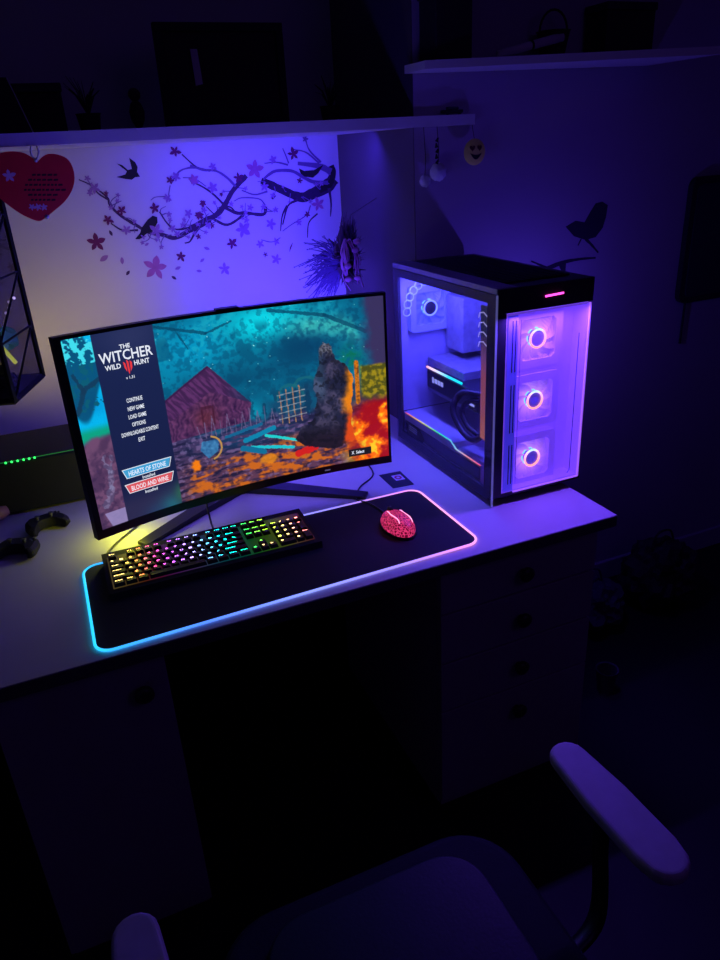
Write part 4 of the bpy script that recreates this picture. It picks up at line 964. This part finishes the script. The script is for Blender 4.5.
for pts, f in (([(335, 560), (360, 530), (370, 500), (400, 460), (425, 440), (448, 448), (450, 475), (428, 518), (395, 532), (358, 562)], pa_), ([(505, 178), (530, 190), (575, 186), (618, 162), (596, 200), (570, 222), (530, 216), (512, 200)], pb_)):
    b = MB(); b.prism([wz(f(*p)) for p in pts], 0, .0005, lambda x, z, t: (x, WY - .0014 - t, z)); b.build('perched_bird', M['birdm'], br)
b = MB(); sticker(b, [pa_(*p) for p in [(240, 172), (268, 180), (298, 206), (318, 200), (304, 143), (335, 165), (348, 190), (345, 215), (360, 240), (335, 243), (318, 256), (285, 252), (240, 242), (285, 228), (292, 212)]], WY)
tag(b.build('bird_sticker', M['birdm']), 'black flying bird wall sticker above the left end of the branch', 'wall sticker')
LOOSE = [('A', 135, 578, .026, 'pet1', 'mauve loose blossom sticker at the far left, under the branch tip'), ('A', 440, 708, .036, 'pet3', 'largest loose rosy blossom sticker below the branch'), ('A', 570, 650, .016, 'pet1', 'small round dark red blossom sticker right of the largest rosy one'),
         ('B', 245, 462, .026, 'pet2', 'faint mauve blossom sticker just under the middle of the branch'), ('B', 195, 527, .019, 'pet1', 'dark red blossom sticker below the faint mauve one'), ('B', 160, 645, .021, 'pet2', 'mauve blossom sticker lowest near the middle'),
         ('B', 402, 600, .019, 'pet2', 'pale mauve blossom sticker lowest on the right'), ('B', 325, 530, .014, 'pet2', 'small pale blossom sticker between branch and lowest right blossom'), ('B', 400, 518, .013, 'pet2', 'small faint blossom sticker right of its pale twin below the branch'), ('B', 350, 578, .009, 'pet1', 'tiny dark bud sticker left of the lowest right blossom')]
for s_, x, y, r, m, lab in LOOSE:
    b = MB(); p = (pa_ if s_ == 'A' else pb_)(x, y); flower_px(b, p[0], p[1], r, WY, 5, x * .3); tag(b.build('blossom_sticker', M[m]), lab, 'wall sticker', 'loose blossom stickers')
PT = [('A', 210, 530, .018, 1.9, 'bark', 'upright dark petal sticker under the left part of the branch'), ('A', 175, 660, .030, .5, 'pet2', 'long pale petal sticker lowest at the far left'), ('A', 268, 672, .022, 1.5, 'pet2', 'upright mauve petal sticker left of the largest rosy blossom'), ('A', 298, 735, .018, .8, 'bark', 'dark petal sticker low on the left'),
      ('A', 395, 588, .015, .5, 'pet2', 'small faint petal sticker under the perched bird'), ('A', 535, 760, .018, -.7, 'bark', 'dark petal sticker below right of the largest rosy blossom'), ('A', 555, 710, .020, .3, 'pet2', 'pale petal sticker under the small round red blossom'), ('B', 78, 550, .020, -.4, 'pet2', 'pale petal sticker at mid height below the branch'),
      ('B', 57, 605, .018, .6, 'pet2', 'pale petal sticker second from the bottom in the middle'), ('B', 42, 655, .018, -.2, 'pet2', 'pale petal sticker lowest in the middle'), ('B', 470, 545, .032, 1.1, 'pet1', 'long thin curved red petal sticker on the right')]
for s_, x, y, L, a, m, lab in PT:
    p = (pa_ if s_ == 'A' else pb_)(x, y); c = onY(p[0], p[1], WY); fat = .12 if 'curved' in lab else .24
    pts = [(t_, fat * math.sin(PI * t_) ** .8) for t_ in [i / 8 for i in range(9)]]; pts += [(t_, -w * (.2 if fat < .2 else 1)) for t_, w in pts[::-1][1:-1]]
    poly = [(L * ((t_ - .5) * math.cos(a) - w * math.sin(a)), L * ((t_ - .5) * math.sin(a) + w * math.cos(a))) for t_, w in pts]
    b = MB(); b.prism(poly, 0, .0005, lambda x_, y_, z_: (c.x + x_, WY - z_, c.z + y_)); tag(b.build('petal_sticker', M[m]), lab, 'wall sticker', 'falling petal stickers')
# bird on the right wall
def pc_(x, y): return (560 + x / 4.5, 150 + y / 4.5)
WR = YP - .0001
t = thing('bird_sticker', (1.55, WR, 1.2), 'dark perched bird wall sticker on the dim wall right of the computer', 'wall sticker')
b = MB(); sticker(b, [pc_(*p) for p in [(25, 345), (70, 318), (110, 325), (135, 280), (160, 240), (190, 232), (215, 248), (207, 300), (192, 350), (160, 392), (115, 405), (62, 388)]], WR); b.build('bird_body', M['wbird'], t)
b = MB()
for pts, w in (([(115, 400), (140, 425), (172, 462)], (.010, .005)), ([(95, 400), (80, 430)], (.006, .004))): stroke(b, [pc_(*p) for p in pts], w, WR)
b.build('bird_legs', M['wbird'], t)
b = MB()
for pts, w in (([(-120, 560), (0, 510), (80, 492), (160, 485)], (.016, .005)), ([(10, 508), (18, 560)], (.03, .01)), ([(-60, 530), (-130, 500)], (.008, .004))): stroke(b, [pc_(*p) for p in pts], w, WR)
tag(b.build('twig_sticker', M['wbird']), 'dark thin twig wall sticker under the perched bird', 'wall sticker')

# ------------------------------------------------------------------ dark board on the right wall
wb = thing('wall_board', (2.05, YP - .02, .88), 'dark rounded board mounted on the wall at the right edge', 'board')
MB().prism(rrect(1.915, 1.02, 2.35, 1.41, .03), 0, .02, lambda x, y, z: (x, YP - .0225 + z, y)).build('board_frame', M['dark1'], wb)
MB().prism(rrect(1.935, 1.04, 2.33, 1.39, .02), 0, .003, lambda x, y, z: (x, YP - .0258 + z, y)).build('board_face', M['dark3'], wb)
MB().tube([(1.955, YP - .012, 1.02), (1.957, YP - .010, .88)], .004, 8).build('hanging_strap', M['dark1'], wb)

# ------------------------------------------------------------------ left side: lantern, black box, small things
ln = thing('glass_lantern', (-.16, 1.77, 1.098), 'black metal framed glass lantern with yellow stick hanging at the left edge', 'lantern')
P0 = Vector((-.047, 1.832)); P1 = Vector((-.108, 1.647)); pn = Vector((-.95, .31)).normalized() * .17
P2 = P1 + pn; P3 = P0 + pn; C4 = [P0, P1, P2, P3]; ZL, ZH = 1.098, 1.575
b = MB()
for i in range(4):
    a, c = C4[i], C4[(i + 1) % 4]
    b.tube([(a.x, a.y, ZL), (a.x, a.y, ZH)], .006, 4)
    for zz in (ZL, ZH): b.tube([(a.x, a.y, zz), (c.x, c.y, zz)], .006, 4)
b.build('lantern_frame', M['matte'], ln)
for i in (0, 2):
    b = MB(); a, c = C4[i], C4[(i + 1) % 4]
    for z0_, z1_ in ((ZL, ZL + .12), (ZL + .12, ZL + .24), (ZL + .24, ZL + .36)):
        b.tube([(a.x, a.y, z1_), (c.x, c.y, z0_)], .0025, 5); b.tube([(a.x, a.y, z1_), (c.x, c.y, z1_)], .0025, 5)
    b.build('cross_bar', M['matte'], ln)
for i in range(4):
    a, c = C4[i], C4[(i + 1) % 4]
    MB().add([(a.x, a.y, ZL), (c.x, c.y, ZL), (c.x, c.y, ZH), (a.x, a.y, ZH)], [(0, 1, 2, 3)]).build('glass_pane', M['lglass'], ln)
MB().add([(p.x, p.y, ZL) for p in C4] + [(p.x, p.y, ZL + .008) for p in C4], [(0, 3, 2, 1), (4, 5, 6, 7)] + [(i, (i + 1) % 4, 4 + (i + 1) % 4, 4 + i) for i in range(4)]).build('lantern_floor', M['dark3'], ln)
MB().tube([(-.13, 1.74, ZH), (-.13, 1.84, 1.5866)], .002, 6).build('hanging_wire', M['matte'], ln)
pA, pB = onY(-12, 332, 1.73), onY(16, 363, 1.74)
tag(MB().tube([pA, pB], .0045, 10).build('glow_stick', M['yellowl'], None, smooth=True), 'yellow glowing stick inside the lantern', 'light stick')
c = onY(7, 338, 1.76)
tag(MB().ball(tuple(c), .024, (1, .6, 1), 12, 8, nz=.3).build('teal_glass_stone', M['teal'], None), 'teal glass lump inside the lantern above the yellow stick', 'glass stone')
for k, (x, y) in enumerate(((14, 298), (9, 302), (6, 313), (9, 308), (3, 382))):
    c = onY(x, y, 1.76); tag(MB().ball(tuple(c), .0032, u=8, v=6).build('bead', M['yellowl'] if k == 4 else M['glint'], None, smooth=True), 'tiny yellow bead low in the lantern' if k == 4 else 'tiny pale glinting bead in the middle of the lantern', 'bead', None if k == 4 else 'pale beads in the lantern')
tg = thing('dark_charm', (-.13, 1.74, 1.11), 'dark lumpy charm lying on the lantern floor', 'charm')
MB().ball((-.14, 1.74, 1.135), .03, (1.2, 1, .9), 14, 10, nz=.35).build('charm_body', M['dark1'], tg); MB().ball((-.11, 1.71, 1.130), .018, nz=.3).build('charm_knob', M['bag'], tg)

bb = thing('console_box', (-.3, 1.95, .7502), 'long black box with a green light strip on the desk behind the monitor', 'console')
MB().box((-.62, 1.862, .756), (.06, 2.10, .890), .006).build('box_shell', M['matte'], bb)
for x in (-.58, -.01): MB().box((x, 1.88, .7502), (x + .04, 2.08, .756)).build('rubber_foot', M['matte'], bb)
MB().tube([(-.55, 1.8605, .893), (.05, 1.8605, .895)], .0012, 6).build('light_strip', M['greendim'], bb)
for px_ in (6, 12, 18, 24, 29.5, 35):
    c = onY(px_, 465 - px_ * .16, 1.860); c.z = .893
    MB().ball(tuple(c), .0028, u=10, v=8).build('green_light', M['green'], bb, smooth=True)
def gamepad(px_, py_, rz, lab, z=.7502):
    c = onZ(px_, py_, z); t = thing('game_controller', c, lab, 'controller', 'game controllers on the desk'); R2 = Matrix.Rotation(rz, 3, 'Z')
    b = MB(); f = lambda x, y, h: c + R2 @ Vector((x * .68, y * .68, h * .8))
    out = [(-.072, -.045), (-.055, -.055), (-.042, -.03), (-.02, -.012), (.02, -.012), (.042, -.03), (.055, -.055), (.072, -.045), (.072, -.005), (.058, .032), (.03, .04), (-.03, .04), (-.058, .032), (-.072, -.005)]
    cc = curve_pts([Vector((x, y, 0)) for x, y in out + [out[0]]], 3)[:-1]; n = len(cc)
    vs = []
    for h, k in ((.004, .88), (.014, 1), (.026, .97), (.034, .80)): vs += [f(p.x * k, p.y * k, h) for p in cc]
    fs = [tuple(range(n))[::-1], tuple(3 * n + i for i in range(n))] + [(l * n + i, l * n + (i + 1) % n, (l + 1) * n + (i + 1) % n, (l + 1) * n + i) for l in range(3) for i in range(n)]
    b.add(vs, fs).build('controller_body', M['dark1'], t, smooth=False)
    for sx in (-.024, .024): 
        q = MB(); cc_ = f(sx, .0, .034); q.lathe([(.004, 0), (.0035, .005), (.006, .007), (.0055, .010)], cc_, 14); q.build('thumb_stick', M['stick'], t)
    for dx, dy in ((0, .009), (0, -.009), (.009, 0), (-.009, 0)): MB().lathe([(.0024, 0), (.0024, .0025)], f(.047 + dx, .016 + dy, .032), 10).build('face_button', M['stick'], t)
gamepad(47, 528, .3, 'black game controller lying nearest the monitor'); gamepad(20, 553, -.4, 'black game controller lying left of and in front of the other')
c = onZ(2, 521, .7502)
t = thing('pink_tube', (c.x, c.y, .7502), 'dull pink squeeze tube at the left edge of the desk', 'tube')
MB().tube([(c.x - .06, c.y - .02, .768), (c.x, c.y, .772), (c.x + .018, c.y + .008, .773)], [.019, .018, .012], 16).build('tube_body', M['skinpink'], t, smooth=True); MB().tube([(c.x - .062, c.y - .021, .768), (c.x - .08, c.y - .026, .768)], [.012, .012], 14).build('cap', M['dark2'], t)

# ------------------------------------------------------------------ chair
ch = thing('office_chair', (.27, .5, 0), 'dark office chair with padded armrests pulled up to the desk', 'chair')
b = MB(); b.prism(rrect(.02, .30, .52, .78, .10, 8), .435, .475); s_ = b.build('seat', M['seatm'], ch); md = s_.modifiers.new('round', 'BEVEL'); md.width = .018; md.segments = 4
b = MB(); b.prism(rrect(.09, .34, .45, .74, .07, 8), .4755, .487); s2 = b.build('seat_cushion', M['leather'], s_); md = s2.modifiers.new('round', 'BEVEL'); md.width = .01; md.segments = 3
b = MB(); vs = []; n = 16
for i in range(n + 1):
    t_ = i / n; x = .0 + .54 * t_; y = .22 + .42 * (t_ - .5) ** 2 
    for (dy, z) in ((0, .52), (0, .80), (-.01, .835), (-.045, .84), (-.06, .80), (-.06, .52)): vs.append((x, y + dy, z - .03 * abs(2 * t_ - 1) ** 4))
fs = [(i * 6 + k, i * 6 + (k + 1) % 6, (i + 1) * 6 + (k + 1) % 6, (i + 1) * 6 + k) for i in range(n) for k in range(6)] + [tuple(range(6)), tuple(n * 6 + k for k in range(6))]
b.add(vs, fs).build('backrest', M['leather'], ch, smooth=False)
for sx, xa in ((1, .607), (-1, -.065)):
    def ap(u, v): return None
    pts = []
    outl = []
    for i in range(9): a = PI * i / 8; outl.append((xa + .030 * math.cos(a), .685 + .030 * math.sin(a)))
    outl += [(xa - .037, .60), (xa - .037, .50)] + [(xa + .034 * math.cos(a), .485 + .034 * math.sin(a)) for a in [PI + PI * i / 8 for i in range(1, 8)]] + [(xa + .037, .50), (xa + .037, .60)]
    b = MB(); b.prism(outl, .640, .662); a_ = b.build('armrest', M['arm'], ch); md = a_.modifiers.new('round', 'BEVEL'); md.width = .008; md.segments = 4
    MB().tube(curve_pts([(xa, .60, .641), (xa, .60, .56), (xa - sx * .03, .56, .45), (xa - sx * .12, .54, .425)]), .016, 10, flat=.6).build('arm_bracket', M['black'], a_, smooth=True)
MB().lathe([(.028, .06), (.028, .25), (.018, .25), (.018, .42), (.09, .425), (.09, .434)], (.27, .53, 0), 20).build('gas_column', M['blackmetal'], ch)
MB().tube([(.27, .36, .44), (.27, .21, .47), (.27, .155, .56), (.27, .155, .7)], .02, 10).build('back_bracket', M['blackmetal'], ch)
for k in range(5):
    a = 2 * PI * k / 5 + .3; e = Vector((.27 + .27 * math.cos(a), .53 + .27 * math.sin(a), .075)); 
    lg = MB().tube([(.27, .53, .10), e], [.024, .014], 8).build('leg', M['blackmetal'], ch)
    MB().lathe([(.024, -.011), (.026, -.008), (.026, .008), (.024, .011)], (e.x, e.y, .027), 16, 'X').build('caster', M['black'], lg, smooth=True)
    MB().tube([(e.x, e.y, .075), (e.x, e.y, .05)], .008, 8).build('caster_stem', M['blackmetal'], lg)

# ------------------------------------------------------------------ things on the floor at the right
def crumple(name, part, c, sz, lab, cat, m):
    t = thing(name, (c[0], c[1], 0), lab, cat)
    b = MB(); bm = bmesh.new(); bmesh.ops.create_icosphere(bm, subdivisions=4, radius=1)
    for v in bm.verts:
        k = 1 + .28 * noise.fractal(v.co * 2.2 + Vector(c), .8, 2, 4); v.co = Vector((c[0] + v.co.x * sz[0] * k, c[1] + v.co.y * sz[1] * k, max(.001, sz[2] * .85 + v.co.z * sz[2] * k)))
    b.bm(bm); b.build(part, m, t)
    b = MB(); top = sz[2] * 1.75
    b.tube(curve_pts([(c[0] - sz[0] * .4, c[1], top), (c[0] - sz[0] * .2, c[1], top + .05), (c[0] + sz[0] * .2, c[1], top + .05), (c[0] + sz[0] * .4, c[1], top)]), .004, 6); b.build('bag_handle', m, t)
crumple('shopping_bag', 'bag_body', (1.50, 1.66, 0), (.11, .10, .09), 'crumpled grey bag on the floor beside the drawer cabinet', 'bag', M['bag'])
crumple('tote_bag', 'bag_body', (1.80, 1.66, 0), (.13, .11, .13), 'darker larger bag on the floor near the right edge', 'bag', M['dark2'])
t = thing('paper_cup', (1.32, 1.36, 0), 'small pale paper cup on the floor at the foot of the drawers', 'cup')
MB().lathe([(.024, .001), (.032, .075), (.034, .078), (.030, .076), (.022, .006)], (1.32, 1.36, 0), 20).build('cup_wall', M['bag'], t); MB().lathe([(.024, .0), (.024, .002)], (1.32, 1.36, 0), 20).build('cup_base', M['bag'], t)

# ------------------------------------------------------------------ lights
def L(name, kind, loc, col, e, size=.1, rot=None, size_y=None, spread=None):
    d = bpy.data.lights.new(name, kind); d.color = col; d.energy = e
    if kind == 'AREA':
        d.size = size
        if size_y: d.shape = 'RECTANGLE'; d.size_y = size_y
        if spread: d.spread = spread
    elif kind == 'SPOT': d.shadow_soft_size = size; d.spot_size = spread or 1; d.spot_blend = 1
    else: d.shadow_soft_size = size
    o = bpy.data.objects.new(name, d); COL.objects.link(o); o.location = loc
    if rot is not None: o.rotation_euler = (Vector(rot) - Vector(loc)).to_track_quat('-Z', 'Y').to_euler()
    return o
BLUE = (.062, .034, 1)
# blue light strip under the back of the shelf, shining down the wall
L('shelf_strip_light', 'AREA', (.64, 2.12, 1.575), BLUE, 1.9, .56, (.68, 2.36, 1.25), .03)
# strips on the back of the monitor, facing the wall
L('behind_monitor_light', 'AREA', (.62, 1.92, 1.06), (.065, .032, 1), 2.5, .26, (.74, 2.39, 1.14), .10, 1.9)
L('desk_back_light', 'AREA', (.38, 1.66, 1.02), (.20, .12, 1), .9, .5, (.40, 1.78, .75), .05)
L('yellow_monitor_light', 'POINT', (.06, 1.60, .81), (.60, .62, .01), .75, .02)
L('warm_wall_light', 'AREA', (-.10, 2.13, .99), (1, .78, .14), .26, .5, (.06, 2.39, 1.14), .05, 2.4)
L('warm_wall_light', 'AREA', (.22, 1.90, 1.05), (1, .78, .14), .10, .2, (.18, 2.39, 1.22), .05, 1.6)
# added fill lamp above the monitor, brightens the shelf edge from below
L('shelf_edge_fill', 'AREA', (.40, 1.52, 1.30), (.10, .06, 1), .95, .7, (.42, 1.84, 1.64), .02)
# added fill lamp under the case lip, stands in for fan light on the desk
L('fan_glow_fill', 'AREA', (1.0, Y0 - .016, 1.204), (.15, .05, 1), 2.6, .20, (1.0, Y0 - .14, .80), .012)
# added fill lamp, unseen under the case roof, brightens the inside
L('case_inside_fill', 'AREA', (.90, 1.60, 1.222), (.10, .085, 1), 5.0, .34, (1.08, 1.62, .95), .02)
L('wall_haze_fill', 'POINT', (1.27, 1.60, 1.06), (.10, .05, 1), 2.0, .01)  # added fill lamp, washes the wall blue in place of lens flare haze
L('room_glow', 'AREA', (1.3, -.6, 2.3), (.26, .08, .9), .95, 1.0, (.6, 1.8, 1.2))
w = bpy.data.worlds.new('world'); SC.world = w; w.use_nodes = True
w.node_tree.nodes['Background'].inputs[0].default_value = (.10, .04, .35, 1); w.node_tree.nodes['Background'].inputs[1].default_value = .02
